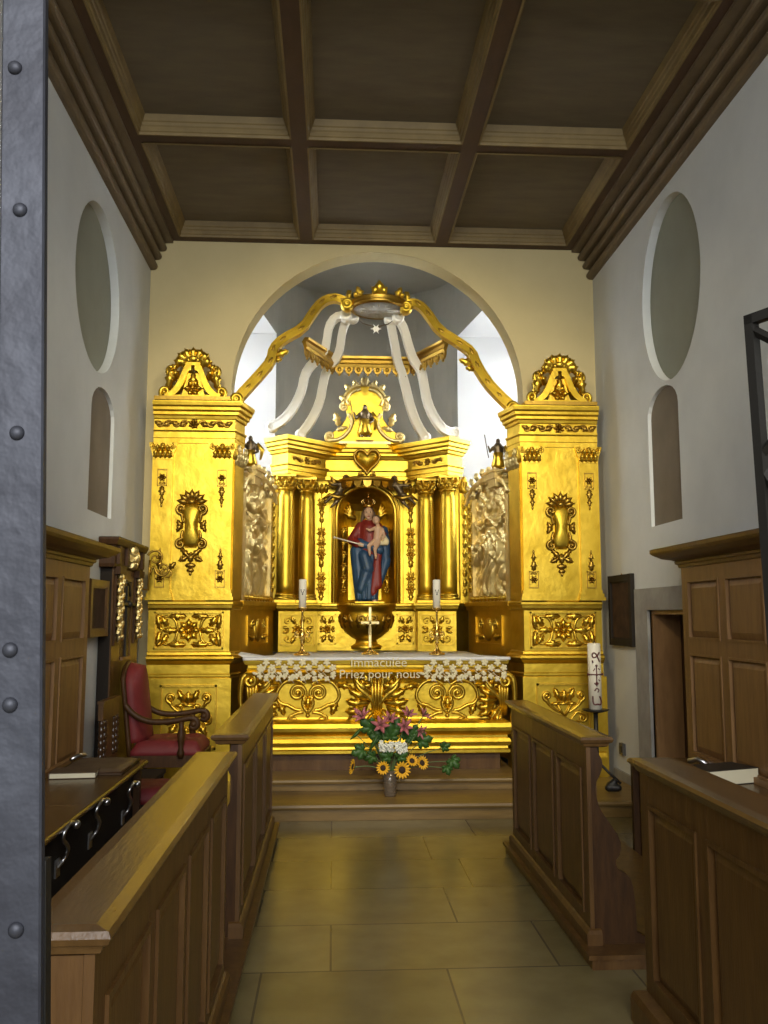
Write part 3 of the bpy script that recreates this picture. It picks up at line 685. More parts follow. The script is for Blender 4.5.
# heart cartouche
g = Fr((XM + .0, 10.14, 3.40), (1, 0, 0), (0, 0, 1), (0, -1, 0)); g.o = g(0, 0, .10)
m = MB(); hp = []
for i in range(40):
    t = 2 * PI * i / 40; hp.append((.0082 * 16 * sin(t) ** 3, .0088 * (13 * cos(t) - 5 * cos(2 * t) - 2 * cos(3 * t) - cos(4 * t))))
n = 40
vs = []
for sc, wv in ((1, -.12), (1, .01), (.85, .045), (.5, .07), (.1, .08)): vs += [g(x * sc, y * sc - .02, wv) for x, y in hp]
m.add(vs, [(j * n + i, j * n + (i + 1) % n, (j + 1) * n + (i + 1) % n, (j + 1) * n + i) for j in range(4) for i in range(n)] + [tuple(range(4 * n, 5 * n))], True)
hc = obj('heart_cartouche', m, 'gold', en)
m = MB(); m.tube([g(x * 1.12, y * 1.12 - .02, .02) for x, y in hp + hp[:1]], .016, 7)
for d in (-1, 1):
    k = Fr(g.o, g.U * d, g.V, g.W); m.scroll(k, (.06, -.20), .04, PI / 2, 1.2, .014, 0, -1); m.leaf(k, .03, -.19, -.5, .12, .05, .03); m.scroll(k, (.07, .13), .04, -PI / 2, 1.1, .013, .01, 1)
obj('cartouche_frame', m, 'gold_dark', hc)
# back wall of the retable (splayed) with pilaster strips
def facet(mb, a, b, z0, z1, t=.05):
    a, b = Vector((*a, 0)), Vector((*b, 0)); d = (b - a); nn = Vector((d.y, -d.x, 0)).normalized()
    f_ = Fr(a, d, (0, 0, 1), nn); mb.box(f_, 0, d.length, z0, z1, -t, 0); return f_, d.length
bw = [(1.12, 9.98), (.98, 10.0), (.62, 10.30), (.44, 10.30)]
m = MB()
L_ = [(XM - x, y) for x, y in bw]; R_ = [(XM + x, y) for x, y in bw[::-1]]
for q in (L_, R_):
    for a, b in zip(q[:-1], q[1:]): facet(m, a, b, 1.2, 3.16)
for i in range(16):                                        # spandrel over the arch of the niche
    a0, a1 = PI * i / 16, PI * (i + 1) / 16
    p = [(XM + .44 * cos(a0) * .75, 2.78 + .32 * sin(a0)), (XM + .44 * cos(a1) * .75, 2.78 + .32 * sin(a1))]
    m.add([(p[0][0], 10.30, p[0][1]), (p[1][0], 10.30, p[1][1]), (p[1][0], 10.30, 3.165), (p[0][0], 10.30, 3.165)], [(0, 1, 2, 3)])
for d in (-1, 1): m.box(WORLD, min(XM + d * .33, XM + d * .45), max(XM + d * .33, XM + d * .45), 10.28, 10.34, 1.2, 3.16)
obj('back_wall', m, 'gold', rt)
# flat pilasters beside the niche with candelabra ornament
for d in (-1, 1):
    g = Fr((XM + d * .52, 10.24, 0), (1, 0, 0), (0, 0, 1), (0, -1, 0))
    m = MB(); m.box(g, -.085, .085, 1.735, 3.16, -.05, .02); p = obj('pilaster', m, 'gold', rt)
    f2 = Fr(g(0, 0, .021), g.U, g.V, g.W)
    for vs_ in ((1.90, 2.02), (2.30, 2.42, 2.54), (2.88,)):
        m = MB()
        for v in vs_:
            m.rosette(f2, 0, v, .06, 6, .018)
            for e in (-1, 1): m.scroll(f2, (e * .035, v + .05), .024, PI / 2, 1, .008, 0, e)
        v0, v1 = vs_[0] - .09, vs_[-1] + .12
        m.tube([f2(0, v0, .004), f2(0, v1 + .08, .004)], .008, 6); m.leaf(f2, 0, v1, PI / 2, .1, .05, .018); m.leaf(f2, 0, v0 + .05, -PI / 2, .1, .06, .018)
        m.tube([f2(-.03, v1 + .03, .006), f2(.03, v1 + .03, .006)], .007, 6)
        if v1 > 2.95:
            for k in range(3): m.leaf(f2, -.05 + .05 * k, 3.01, PI / 2, .12, .06, .03)
        obj('candelabra_ornament', m, 'gold_orn', p)
    # narrow outer pilaster beside the relief wing
    g = Fr((XM + d * 1.10, 9.86, 0), (1, 0, 0), (0, 0, 1), (0, -1, 0)); m = MB(); m.box(g, -.05, .05, 1.735, 2.98, -.1, 0)
    p = obj('pilaster', m, 'gold', rt); m = MB()
    for k in range(10): m.leaf(g, 0, 1.8 + k * .11, PI / 2, .1, .05, .015)
    obj('leaf_border', m, 'gold_orn', p); m = MB()
    for k in range(3): m.leaf(g, -.03 + .03 * k, 2.98, PI / 2, .13, .06, .04, th=.01)
    m.ell(g, (0, 3.02, .01), (.06, .05, .04)); m.ell(g, (0, 3.12, .01), (.035, .05, .03)); obj('bud_finial', m, 'gold_orn', p)
# pedestals and columns
BP = [(1.14, 9.93), (1.07, 9.84), (.97, 9.66), (.555, 9.74), (.56, 10.10), (.33, 10.10)]
m = MB(); q = sym(BP); m.sweep(q, [(0, 1.2), (0, 1.64), (.015, 1.645), (.03, 1.67), (.035, 1.695), (.05, 1.705), (.05, 1.725), (.0, 1.735)], 1)
m.add([(p[0], p[1], 1.735) for p in q] + [(XM + 1.14, 10.32, 1.735), (XM - 1.14, 10.32, 1.735)], [tuple(range(len(q) + 2))])
pdl = obj('pedestal_zone', m, 'gold', rt)
for d in (-1, 1):
    for (cx_, cy_, hw, ux, uy) in ((.7625, 9.70, .19, -d * .982, .189), (.445, 10.10, .10, 1, 0)):
        nx, ny = (-d * .189, -.982) if ux != 1 else (0, -1)
        g = Fr((XM + d * cx_, cy_, 1.44), (ux, uy, 0), (0, 0, 1), (nx, ny, 0)); m = MB(); g.o = g(0, 0, .001)
        for b in ((-hw, hw, .155, .17), (-hw, hw, -.17, -.155), (-hw, -hw + .015, -.17, .17), (hw - .015, hw, -.17, .17)): m.box(g, *b, 0, .014)
        m.rosette(g, 0, 0, min(.07, hw * .6), 7, .02)
        for e in (-1, 1):
            for f_ in (-1, 1):
                k = Fr(g.o, g.U * e, g.V * f_, g.W); m.scroll(k, (hw * .6, .09), hw * .25, PI, 1.1, .010, 0, -1); m.leaf(k, hw * .15, .06, PI * .35, .1, .05, .018); m.leaf(k, hw * .5, .01, .3, hw * .4, .04, .015)
        obj('carved_panel', m, 'gold_orn', pdl)
for d in (-1, 1):
    for x, y in ((.91, 9.825), (.685, 10.055)):
        g = Fr((XM + d * x, y, 0), (1, 0, 0), (0, 0, 1), (0, -1, 0)); m = MB(); prof = []
        for i in range(13):
            t = i / 12; prof.append((.098 - .014 * t * t, 1.83 + t * 1.17))
        m.lathe(g, prof, 28); c = obj('column', m, 'gold', rt)
        m = MB(); m.box(g, -.115, .115, 1.735, 1.765, -.115, .115); m.lathe(g, [(.115, 1.765), (.122, 1.778), (.117, 1.79), (.107, 1.795), (.105, 1.805), (.112, 1.812), (.112, 1.825), (.098, 1.835)], 28); obj('column_base', m, 'gold', c)
        m = MB(); m.lathe(g, [(.084, 2.99), (.097, 3.0), (.097, 3.01), (.086, 3.015), (.088, 3.06), (.11, 3.13)], 24); m.box(g, -.11, .11, 3.135, 3.16, -.11, .11)
        for r, (z, hh, nn) in enumerate(((3.015, .08, 8), (3.045, .1, 8))):
            for k in range(nn):
                an = 2 * PI * (k + .5 * r) / nn; dr = Vector((cos(an), sin(an), 0)); g2 = Fr(g.o + dr * .078, (-dr.y, dr.x, 0), (0, 0, 1), dr); m.leaf(g2, 0, z, PI / 2, hh, .055, .03, 1.3, 2)
        for k in range(4):
            an = PI / 4 + PI / 2 * k; dr = Vector((cos(an), sin(an), 0)); g2 = Fr(g.o + Vector((0, 0, 3.115)) + dr * .085, dr, (0, 0, 1), (-dr.y, dr.x, 0)); m.scroll(g2, (.025, 0), .028, PI / 2, 1.3, .011, 0, -1)
        obj('capital', m, 'gold_orn', c)
# niche shell
m = MB(); n = 18
for i in range(n):
    a0, a1 = PI * i / n, PI * (i + 1) / n
    p0 = (XM + .335 * cos(a0), 10.34 + .40 * sin(a0)); p1 = (XM + .335 * cos(a1), 10.34 + .40 * sin(a1))
    m.add([(*p0, 1.74), (*p1, 1.74), (*p1, 2.78), (*p0, 2.78)], [(0, 1, 2, 3)], True)
    for j in range(6):
        t0, t1 = PI / 2 * j / 6, PI / 2 * (j + 1) / 6
        f_ = lambda p, t: (XM + (p[0] - XM) * cos(t), 10.34 + (p[1] - 10.34) * cos(t), 2.78 + .33 * sin(t))
        m.add([f_(p0, t0), f_(p1, t0), f_(p1, t1), f_(p0, t1)], [(0, 1, 2, 3)], True)
m.add([(XM - .335, 10.1, 1.74), (XM + .335, 10.1, 1.74), (XM + .335, 10.76, 1.74), (XM - .335, 10.76, 1.74)], [(0, 1, 2, 3)])
ns = obj('niche_shell', m, 'gold', rt)
m = MB(); g = Fr((XM, 10.66, 0), (1, 0, 0), (0, 0, 1), (0, -1, 0))
m.box(g, -.2, .2, 1.78, 2.66, 0, .012); 
obj('back_panel', m, 'gold', ns)
for d in (-1, 1):
    m = MB(); g = Fr((XM + d * .26, 10.5, 0), (.8, d * -.6, 0), (0, 0, 1), (-d * .6, -.8, 0))
    for k in range(6): m.rosette(g, 0, 1.9 + k * .14, .05, 6, .02); 
    for k in range(5): m.leaf(g, 0, 1.92 + k * .15, PI / 2, .12, .05, .02)
    obj('niche_ornament', m, 'gold_orn', ns); m = MB()
    for k in range(4):
        an = PI * (.15 + .1 * k); m.leaf(Fr((XM, 10.6, 2.7), (d, 0, 0), (0, 0, 1), (0, -1, 0)), .1 + .02 * k, .05, an, .2, .07, .03)
    obj('niche_leaf', m, 'gold_orn', ns)
# niche frame mouldings and canopy
m = MB(); pts = [(XM + .345, 10.27, 1.74)] + [(XM + .345 * cos(PI * i / 18), 10.27, 2.78 + .335 * sin(PI * i / 18)) for i in range(19)] + [(XM - .345, 10.27, 1.74)]
m.tube(pts, .028, 8, ref=(0, 1, 0)); 
m.tube([(XM + (p[0] - XM) * 1.13, 10.275, p[2] + (.03 if p[2] > 2 else 0)) for p in pts], .016, 8, ref=(0, 1, 0))
obj('niche_frame', m, 'gold_orn', rt)
m = MB(); f2 = Fr((XM, 10.2, 3.09), (1, 0, 0), (0, 0, 1), (0, -1, 0))
m.lathe(f2, [(.32, .03), (.34, .045), (.34, .07), (.26, .09), (.0, .12)], 24, 0, PI)
for k in range(9):
    an = PI * (k + .5) / 9; m.prism(Fr(f2(.31 * cos(an), .03, .31 * sin(an)), (-sin(an), 0, 0) + Vector((0, -cos(an) * 0, 0)), (0, 0, 1), (cos(an), -sin(an), 0)) if False else Fr(f2(.31 * cos(an), .04, .31 * sin(an)), Vector((-sin(an), -cos(an), 0)), (0, 0, 1), Vector((cos(an), -sin(an), 0))), [(-.05, 0), (-.04, -.06), (0, -.09), (.04, -.06), (.05, 0)], -.01, .01)
obj('niche_canopy', m, 'gold_dark', rt)
# console below the niche
g = Fr((XM, 10.12, 0), (1, 0, 0), (0, 0, 1), (0, -1, 0)); m = MB()
m.lathe(g, [(.17, 1.22), (.18, 1.25), (.13, 1.28), (.12, 1.32), (.17, 1.35), (.255, 1.42), (.30, 1.50), (.305, 1.60), (.295, 1.63), (.32, 1.66), (.345, 1.70), (.345, 1.735), (0, 1.74)], 32, 0, PI)
cs = obj('console', m, 'gold', rt)
m = MB()
for k in range(9):
    an = PI * (k + .5) / 9; dr = Vector((cos(an), -sin(an), 0)); g2 = Fr(g.o + dr * .275, (-dr.y, dr.x, 0), (0, 0, 1), dr); m.leaf(g2, 0, 1.45, PI / 2, .16, .09, .03, .8)
for an in (PI * .12, PI * .5, PI * .88):
    dr = Vector((cos(an), -sin(an), 0)); g2 = Fr(g.o + dr * .27, (-dr.y, dr.x, 0), (0, 0, 1), dr)
    for e in (-1, 1): m.scroll(Fr(g2(0, 1.5, .02), g2.U * e, g2.V, g2.W), (.07, .05), .05, PI, 1.3, .015, 0, -1)
obj('carved_leaves', m, 'gold_dark', cs)
# gable on the cornice
gy = 10.12; g = Fr((P(362, 437, gy).x + .03, gy, 3.575), (1, 0, 0), (0, 0, 1), (0, -1, 0)); m = MB()
half = smooth2([(0, .70), (.13, .69), (.22, .60), (.26, .50), (.22, .42), (.20, .34), (.25, .25), (.33, .16), (.44, .12), (.46, .05), (.40, .0), (0, 0)], 2)
m.prism(g, half + [(-x, y) for x, y in half[::-1]][1:-1], -.05, .03, .01); gb = obj('gable', m, 'gold', rt)
m = MB()
for d in (-1, 1):
    k = Fr(g(0, 0, .03), g.U * d, g.V, g.W)
    for off in (0, .05):
        m.tube([k(x * (1 - off * 1.6), y, .015 + off * .3) for x, y in smooth2([(.05, .70 - off), (.15, .68 - off), (.24, .58 - off), (.25 - off, .46)], 2)], .018, 7)
    m.tube([k(x, y, .01) for x, y in smooth2([(.19, .36), (.14, .28), (.17, .17), (.25, .08), (.34, .04), (.42, .05)], 2)], .024, 7)
    m.scroll(k, (.40, .09), .06, -PI / 2, 1.2, .024, 0, 1); m.scroll(k, (.24, .44), .05, PI / 2, 1.2, .02, 0, -1)
    m.leaf(k, .3, .22, PI * .4, .16, .08, .04, th=.01); m.leaf(k, .2, .5, PI * .2, .12, .08, .04, th=.01); m.leaf(k, .33, .16, PI * .9, .14, .06, .03)
    for i in range(3): m.leaf(k, .02 + .07 * i, .69 - .03 * i, PI * (.5 - .12 * i), .11, .07, .03, th=.01)
m.box(g, -.3, .3, 0, .03, .0, .07)
obj('scroll_edge', m, 'gold_pale', gb)
statuette(g(0, .055, .10), 'small silvery figure in the middle of the top gable', h=.42, m='bronze')
m = MB(); m.box(g, -.1, .1, .03, .055, .03, .16); obj('statuette_shelf', m, 'gold', gb)
# cherubs on the niche arch
def cherub(c, d, label):
    root = thing('cherub', c, label, 'cherub', 'cherubs on the niche arch'); f = Fr(c, (d, 0, 0), (0, 0, 1), (0, -1, 0)); b = MB()
    b.cap(f(0, 0, 0), f(.06, .09, .01), .04, .045); b.ell(f, (.09, .17, .02), (.042, .048, .045)); b.cap(f(.07, .1, .01), (f(.09, .14, .015)), .02, .02)
    b.cap(f(.0, -.01, .02), f(-.08, -.05, .05), .034, .026); b.cap(f(-.08, -.05, .05), f(-.15, -.12, .04), .024, .015); b.cap(f(.03, -.03, 0), f(-.02, -.11, .03), .032, .025); b.cap(f(-.02, -.11, .03), f(-.08, -.17, .03), .022, .014)
    b.cap(f(.09, .1, .02), f(.17, .07, .05), .02, .017); b.cap(f(.17, .07, .05), f(.22, .11, .04), .016, .012); b.cap(f(.02, .1, .03), f(-.07, .09, .05), .02, .016); b.ell(f, (.09, .165, .065), .009)
    blob('body', b, 'bronze', root, .009, 3)
    b = MB()
    for k in range(3): b.leaf(Fr(f(0, 0, -.02), f.U, f.V, f.W), .0, .07, PI * (.7 + .12 * k), .16 - .02 * k, .06, .02, th=.006)
    obj('wing', b, 'gold_dark', root)
    b = MB(); b.tube([f(.1, -.03, .04), f(0, -.06, .06), f(-.1, -.03, .05), f(-.18, -.08, .03)], [.012, .03, .025, .01], 8); obj('drapery', b, 'gold_dark', root)
cherub(P(338, 493, 10.12), 1, 'dark cherub at the left top corner of the niche'); cherub(P(402, 494, 10.12), -1, 'dark cherub at the right top corner of the niche')

# ================================================================== PAINTED STATUE
B = P(369, 602, 10.42); B.z = 1.742; K = .0118
ms = thing('painted_statue', B, 'painted statue of a crowned woman in red and blue holding a child, in the niche', 'statue')
g = Fr(B, (1, 0, 0), (0, 0, 1), (0, -1, 0))
b = MB(); b.box(g, -.17, .17, 0, .012, -.12, .16); obj('statue_base', b, 'gold', ms)
b = MB(); Z = .0
b.cap(g(-.05, Z + .04, .03), g(-.05, .6, .0), .05, .085); b.cap(g(.06, Z + .04, .03), g(.05, .6, 0), .05, .085); b.cap(g(0, .6, 0), g(0, .88, 0), .11, .10); b.cap(g(0, .9, 0), g(0, 1.0, .01), .04, .036)
b.ell(g, (-.01, 1.06, .02), (.058, .075, .065), 14, 10); b.ell(g, (-.008, 1.05, .086), (.010, .016, .012)); b.ell(g, (-.01, 1.0, .06), (.025, .018, .02))
b.cap(g(-.11, .9, 0), g(-.19, .74, .03), .042, .036); b.cap(g(-.19, .74, .03), g(-.12, .68, .15), .034, .024); b.ell(g, (-.11, .675, .165), (.03, .026, .03))
for k in range(4): b.cap(g(-.1, .69 - .013 * k, .175), g(-.075, .685 - .013 * k, .19), .008, .006, 6)
b.cap(g(.11, .9, 0), g(.17, .74, .03), .042, .036); b.cap(g(.17, .74, .03), g(.09, .72, .14), .034, .024); b.ell(g, (.08, .72, .15), (.03, .02, .03))
b.cap(g(.05, Z + .02, .06), g(.06, Z + .02, .13), .035, .028)
body = blob('body', b, 'skin', ms, .009, 2)
b = MB(); b.ell(g, (-.032, 1.068, .078), .007, 8, 6); b.ell(g, (.014, 1.068, .078), .007, 8, 6); obj('eyes', b, 'hair', body)
b = MB(); b.ell(g, (-.009, 1.018, .075), (.016, .006, .008), 8, 6); obj('lips', b, 'redpaint', body)
b = MB(); b.ell(g, (-.01, 1.075, -.012), (.07, .085, .07), 14, 10)
for d in (-1, 1): b.tube([g(-.01 + d * .058, 1.08, .01), g(-.01 + d * .07, 1.0, .005), g(-.01 + d * .085, .92, .03)], [.022, .026, .014], 8)
obj('hair', b, 'hair', ms)
b = MB(); b.cap(g(0, .62, .01), g(0, .86, .01), .135, .12, 16); b.cap(g(-.1, .9, 0), g(-.2, .74, .03), .062, .062); b.cap(g(-.2, .74, .03), g(-.145, .69, .115), .058, .05); b.cap(g(.1, .9, 0), g(.18, .75, .03), .06, .055); b.cap(g(-.05, .92, .0), g(.05, .92, 0), .07, .07)
b.cap(g(.09, .62, .1), g(.1, .2, .12), .04, .05); b.cap(g(.1, .55, .1), g(.04, .12, .12), .05, .05)
blob('red_dress', b, 'redpaint', ms, .011, 3)
b = MB()
for k in range(9):                                                  # folds of the mantle
    u = -.15 + .034 * k; b.cap(g(u * 1.0, .66, .07 * cos(u * 5)), g(u * .70 - .02, Z + .05, .05 + .06 * cos(u * 6)), .045, .034)
for k in range(7):
    u = -.13 + .043 * k; b.cap(g(u * 1.05 + .02 * sin(k * 3), .60 - .05 * (k % 3), .115 * cos(u * 5)), g(u * .75 - .03 + .02 * (k % 2), Z + .05, .06 + .09 * cos(u * 6)), .018, .022)
for k in range(4): b.cap(g(-.15, .66 - .05 * k, .09), g(.12, .56 - .07 * k, .13 - .01 * k), .02, .012)
b.cap(g(-.14, .6, .03), g(-.1, Z + .06, .06), .09, .07); b.cap(g(-.12, .7, .08), g(.12, .62, .12), .06, .055); b.cap(g(.18, .75, .02), g(.2, .45, .02), .07, .05); b.cap(g(.2, .5, .02), g(.12, .2, .04), .06, .03); b.cap(g(-.16, .62, .05), g(-.19, .5, .04), .05, .03); b.cap(g(.17, .86, -.03), g(.2, .6, -.02), .06, .06)
b.cap(g(-.02, .4, .1), g(-.1, .16, .13), .08, .05); b.cap(g(-.06, .55, .1), g(-.02, .4, .12), .07, .075)
mt = blob('blue_mantle', b, 'blue', ms, .008, 2)
b = MB(); b.cap(g(.10, .50, .125), g(.105, .34, .125), .026, .03); b.cap(g(.105, .34, .125), g(.05, .13, .12), .026, .03); blob('red_sash', b, 'redpaint', ms, .01, 2)
b = MB(); b.lathe(Fr(g(-.01, 1.13, .0), g.U, g.V, g.W), [(.06, 0), (.066, .0), (.07, .03), (.062, .032), (.06, 0)], 18)
f2 = Fr(g(-.01, 1.13, 0), g.U, g.V, g.W)
for k in range(8):
    an = 2 * PI * k / 8; b.tube([f2(.066 * cos(an), .03, .066 * sin(an)), f2(.085 * cos(an), .07, .085 * sin(an)), f2(.05 * cos(an), .105, .05 * sin(an)), f2(0, .11, 0)], .007, 6); b.ell(f2, (.07 * cos(an), .05, .07 * sin(an)), .011, 6, 5)
b.ell(f2, (0, .13, 0), .018, 8, 6); b.tube([f2(0, .14, 0), f2(0, .18, 0)], .005, 6); b.tube([f2(-.018, .165, 0), f2(.018, .165, 0)], .005, 6)
obj('crown', b, 'brass', ms)
b = MB(); b.tube([g(-.40, .755, .17), g(-.07, .665, .19)], .008, 8); b.ell(g, (-.41, .757, .17), .016, 8, 6); obj('sceptre', b, 'wax', ms)
b = MB(); b.cap(g(.09, .72, .12), g(.10, .86, .13), .05, .048); b.cap(g(.1, .88, .13), g(.09, .93, .14), .025, .022); b.ell(g, (.075, .965, .15), (.046, .05, .05), 12, 9); b.ell(g, (.062, .96, .198), .008)
b.cap(g(.06, .72, .15), g(-.01, .66, .19), .032, .024); b.cap(g(-.01, .66, .19), g(.0, .57, .19), .023, .016); b.cap(g(.1, .7, .15), g(.06, .62, .2), .032, .024); b.cap(g(.06, .62, .2), (g(.07, .53, .19)), .022, .015); b.ell(g, (.0, .55, .205), (.014, .012, .024)); b.ell(g, (.07, .515, .205), (.014, .012, .024))
b.cap(g(.06, .87, .15), g(-.0, .84, .19), .022, .018); b.cap(g(-.0, .84, .19), g(-.04, .86, .2), .016, .011); b.cap(g(.15, .86, .13), g(.17, .78, .16), .022, .018); b.cap(g(.17, .78, .16), g(.15, .73, .19), .016, .012)
inf = blob('infant', b, 'skin', ms, .008, 2)
b = MB(); b.cap(g(.08, .70, .13), g(.2, .70, .12), .035, .03); b.cap(g(.14, .80, .09), g(.2, .72, .1), .04, .035); blob('swaddling_cloth', b, 'lace', inf, .009, 2)
b = MB(); b.ell(g, (.085, .985, .135), (.046, .042, .048), 10, 8); obj('infant_hair', b, 'hair', inf)

# ================================================================== BALDACHIN
YCW = 8.78; cc = P(378, 308, YCW)
cc.z -= .01
bd = thing('crown_canopy', (cc.x, cc.y, 3.6), 'golden crown canopy on six curved ribs above the altar', 'canopy')
def rib(pxs, y0, y1, m, w, name='rib', hard=True, flip=1):
    n = len(pxs); L = [0]
    for a, b_ in zip(pxs[:-1], pxs[1:]): L.append(L[-1] + math.dist(a, b_))
    pts = [P(x, y, y0 + (y1 - y0) * l / L[-1]) for (x, y), l in zip(pxs, L)]
    pts = [Vector(p) for p in smooth2([tuple(p) for p in pts], 1)]
    b = MB(); N = len(pts); vs = []
    for i in range(N):
        t = (pts[min(i + 1, N - 1)] - pts[max(i - 1, 0)]).normalized(); e = Vector((0, 1, 0)); e = (e - t * e.dot(t)).normalized(); c = t.cross(e)
        k = w * (1 - .22 * i / N)
        pr = [(-.5, -.5), (.5, -.5), (.5, .5), (.3, .5), (.3, .36), (-.3, .36), (-.3, .5), (-.5, .5)]      # channelled band
        for x, y in pr: vs.append(pts[i] + c * (x * k) + e * (-y * k * 1.1))
    q = 8; fs = [(i * q + j, i * q + (j + 1) % q, (i + 1) * q + (j + 1) % q, (i + 1) * q + j) for i in range(N - 1) for j in range(q)] + [tuple(range(q)), tuple(range((N - 1) * q, N * q))]
    b.add(vs, fs)
    r = obj(name, b, m, bd)
    for end, sgn in ((0, 1), (N - 1, -1)):
        a = pts[end]; t = (pts[1] - pts[0]).normalized() if end == 0 else (pts[N - 1] - pts[N - 2]).normalized()
        o = MB(); o.lathe(Fr(a + Vector((0, w * .66, 0)), (1, 0, 0), (0, -1, 0), (0, 0, 1)), [(0, 0), (w * .62, 0), (w * .66, w * .2), (w * .66, w * 1.15), (w * .5, w * 1.3), (w * .3, w * 1.3), (w * .26, w * 1.15), (0, w * 1.3)], 16); obj('scroll_end', o, m, r)
    step = max(2, N // 11) if m == 'gold' else N
    for i in range(step, N - step, step):
        t = (pts[i + 1] - pts[i - 1]).normalized(); e = Vector((0, 1, 0)); e = (e - t * e.dot(t)).normalized(); o = MB()
        o.leaf(Fr(pts[i] - e * (w * .36), t.cross(e), t, -e), 0, 0, PI / 2, w * .85, w * .30, w * .05, th=.002); obj('rib_leaf', o, 'gold_dark', r)
    return r, pts
_, pl_ = rib([(237, 400), (248, 388), (260, 375), (271, 362), (273, 350), (282, 340), (303, 329), (313, 313), (321, 303), (332, 298), (342, 300), (347, 305)], 8.40, 8.72, 'gold', .098)
_, pr_ = rib([(512, 408), (499, 396), (487, 383), (476, 365), (472, 353), (460, 344), (439, 331), (427, 313), (419, 305), (410, 303), (406, 308)], 8.40, 8.72, 'gold', .098)
for pts, d in ((pl_, 1), (pr_, -1)):
    i = len(pts) // 3; a = pts[i]
    b = MB(); g2 = Fr(a, (d, 0, 0), (0, 0, 1), (0, -1, 0)); b.leaf(g2, .02, -.03, .35, .15, .07, .02, th=.012); b.leaf(g2, .01, -.08, .2, .09, .05, .02, th=.01); obj('thorn_leaf', b, 'gold', bd)
rib([(272, 427), (284, 420), (295, 406), (302, 390), (305, 374), (313, 363), (324, 354), (327, 340), (329, 326), (336, 317), (346, 316)], 9.80, 8.96, 'silver', .10)
rib([(301, 435), (312, 420), (320, 402), (323, 384), (327, 369), (336, 360), (340, 349), (342, 333), (346, 321), (353, 317)], 9.98, 9.04, 'silver', .10)
rib([(425, 438), (416, 423), (410, 406), (406, 389), (402, 374), (397, 361), (395, 346), (392, 331), (390, 319)], 9.98, 9.04, 'silver', .10)
rib([(455, 433), (444, 431), (434, 418), (427, 402), (424, 385), (421, 370), (413, 360), (408, 344), (404, 329), (398, 318)], 9.80, 8.96, 'silver', .10)
g = Fr((cc.x, YCW, cc.z), (1, 0, 0), (0, 0, 1), (0, -1, 0)); b = MB(); R = .285
b.lathe(g, [(R - .03, -.02), (R - .01, -.02), (R + .008, -.005), (R, .015), (R, .03), (R + .015, .045), (R + .008, .06), (R - .03, .06), (R - .03, -.02)], 40, capped=False)
cw = obj('crown_ring', b, 'gold_dark', bd)
b = MB(); b.lathe(g, [(0, .0), (R * .4, -.005), (R - .03, -.015)], 32)
for k in range(12): an = 2 * PI * k / 12; b.leaf(Fr(g(0, .0, 0), (1, 0, 0), (0, -1, 0), (0, 0, -1)), .05 * cos(an), .05 * sin(an), an, .18, .05, .012)
for r in (.09, .17): b.tube([g(r * cos(2 * PI * i / 24), 0.0, r * sin(2 * PI * i / 24)) for i in range(25)], .01, 6)
obj('crown_underside', b, mat('tarnished_silver_net', (.72, .68, .58), .6, 0, .3, 60), cw)
b = MB()
for k in range(8):
    an = 2 * PI * k / 8 + PI / 2; dr = Vector((cos(an), -sin(an), 0)); g2 = Fr(g(R * cos(an), .05, R * sin(an)), (-dr.y, dr.x, 0), (0, 0, 1), dr)
    big = k % 2 == 0
    s_ = 1 if big else .7; b = MB()
    for an2, L in ((PI / 2, .12), (PI * .2, .09), (PI * .8, .09)): g2l = g2; b.leaf(g2, 0, .01, an2, L * s_ * 1.1, .075 * s_, .03, .5, 1, th=.012)
    b.ell(g2, (0, .06 * s_, .01), .03 * s_, 8, 6); b.ell(g2, (-.045 * s_, .05 * s_, .01), .025 * s_, 8, 6); b.ell(g2, (.045 * s_, .05 * s_, .01), .025 * s_, 8, 6); b.ell(g2, (0, .115 * s_, .01), .022 * s_, 8, 6); obj('fleuron', b, 'gold', cw)
# lambrequin band hung inside the ribs
vp = [(XC - .73, 8.80), (XC - .42, 9.46), (XC + .42, 9.46), (XC + .73, 8.80)]
b = MB(); zv = 4.36
b.sweep(vp, [(0, zv - .05), (.02, zv - .05), (.03, zv - .02), (.02, zv), (.02, zv + .03), (.045, zv + .045), (.05, zv + .07), (0, zv + .075), (-.03, zv + .03), (0, zv - .05)], 1)
vl = obj('valance', b, 'gold_dark', bd)
b = MB()
for (a, c_), n in zip(zip(vp[:-1], vp[1:]), (6, 8, 6)):
    a, c_ = Vector((*a, zv)), Vector((*c_, zv)); d = c_ - a; g2 = Fr(a, d, (0, 0, 1), (d.y, -d.x, 0))
    for k in range(n):
        u = d.length * (k + .5) / n; hw = d.length / n * .46
        b.prism(g2, [(u - hw, -.04)] + [(u - hw * cos(PI * i / 8), -.05 - .075 * sin(PI * i / 8)) for i in range(9)] + [(u + hw, -.04)], -.01, .012); b.ell(g2, (u, -.075, .012), (.022, .026, .012), 8, 6); b.ell(g2, (u, -.135, 0), .014, 6, 5)
obj('scalloped_fringe', b, 'gold_dark', vl)
sp = P(376, 329, 8.62); g = Fr(sp, (1, 0, 0), (0, 0, 1), (0, -1, 0))
stt = thing('star_pendant', sp, 'small silver star hanging under the crown canopy', 'star')
b = MB()
for k in range(12):
    an = PI / 6 * k; L = .055 if k % 2 == 0 else .032; b.prism(g.sub(0, 0, 0, an), [(0, -.012), (L, 0), (0, .012)], -.004, .01)
b.ell(g, (0, 0, 0), (.022, .022, .018), 8, 6); obj('star', b, 'silver', stt)
b = MB()
for d in (-1, 1): b.tube([g(0, .02, 0), g(d * .06, .035, .0), g(d * .13, .075, -.06), g(d * .17, .12, -.1)], .006, 6)
obj('chain', b, 'bronze', stt)

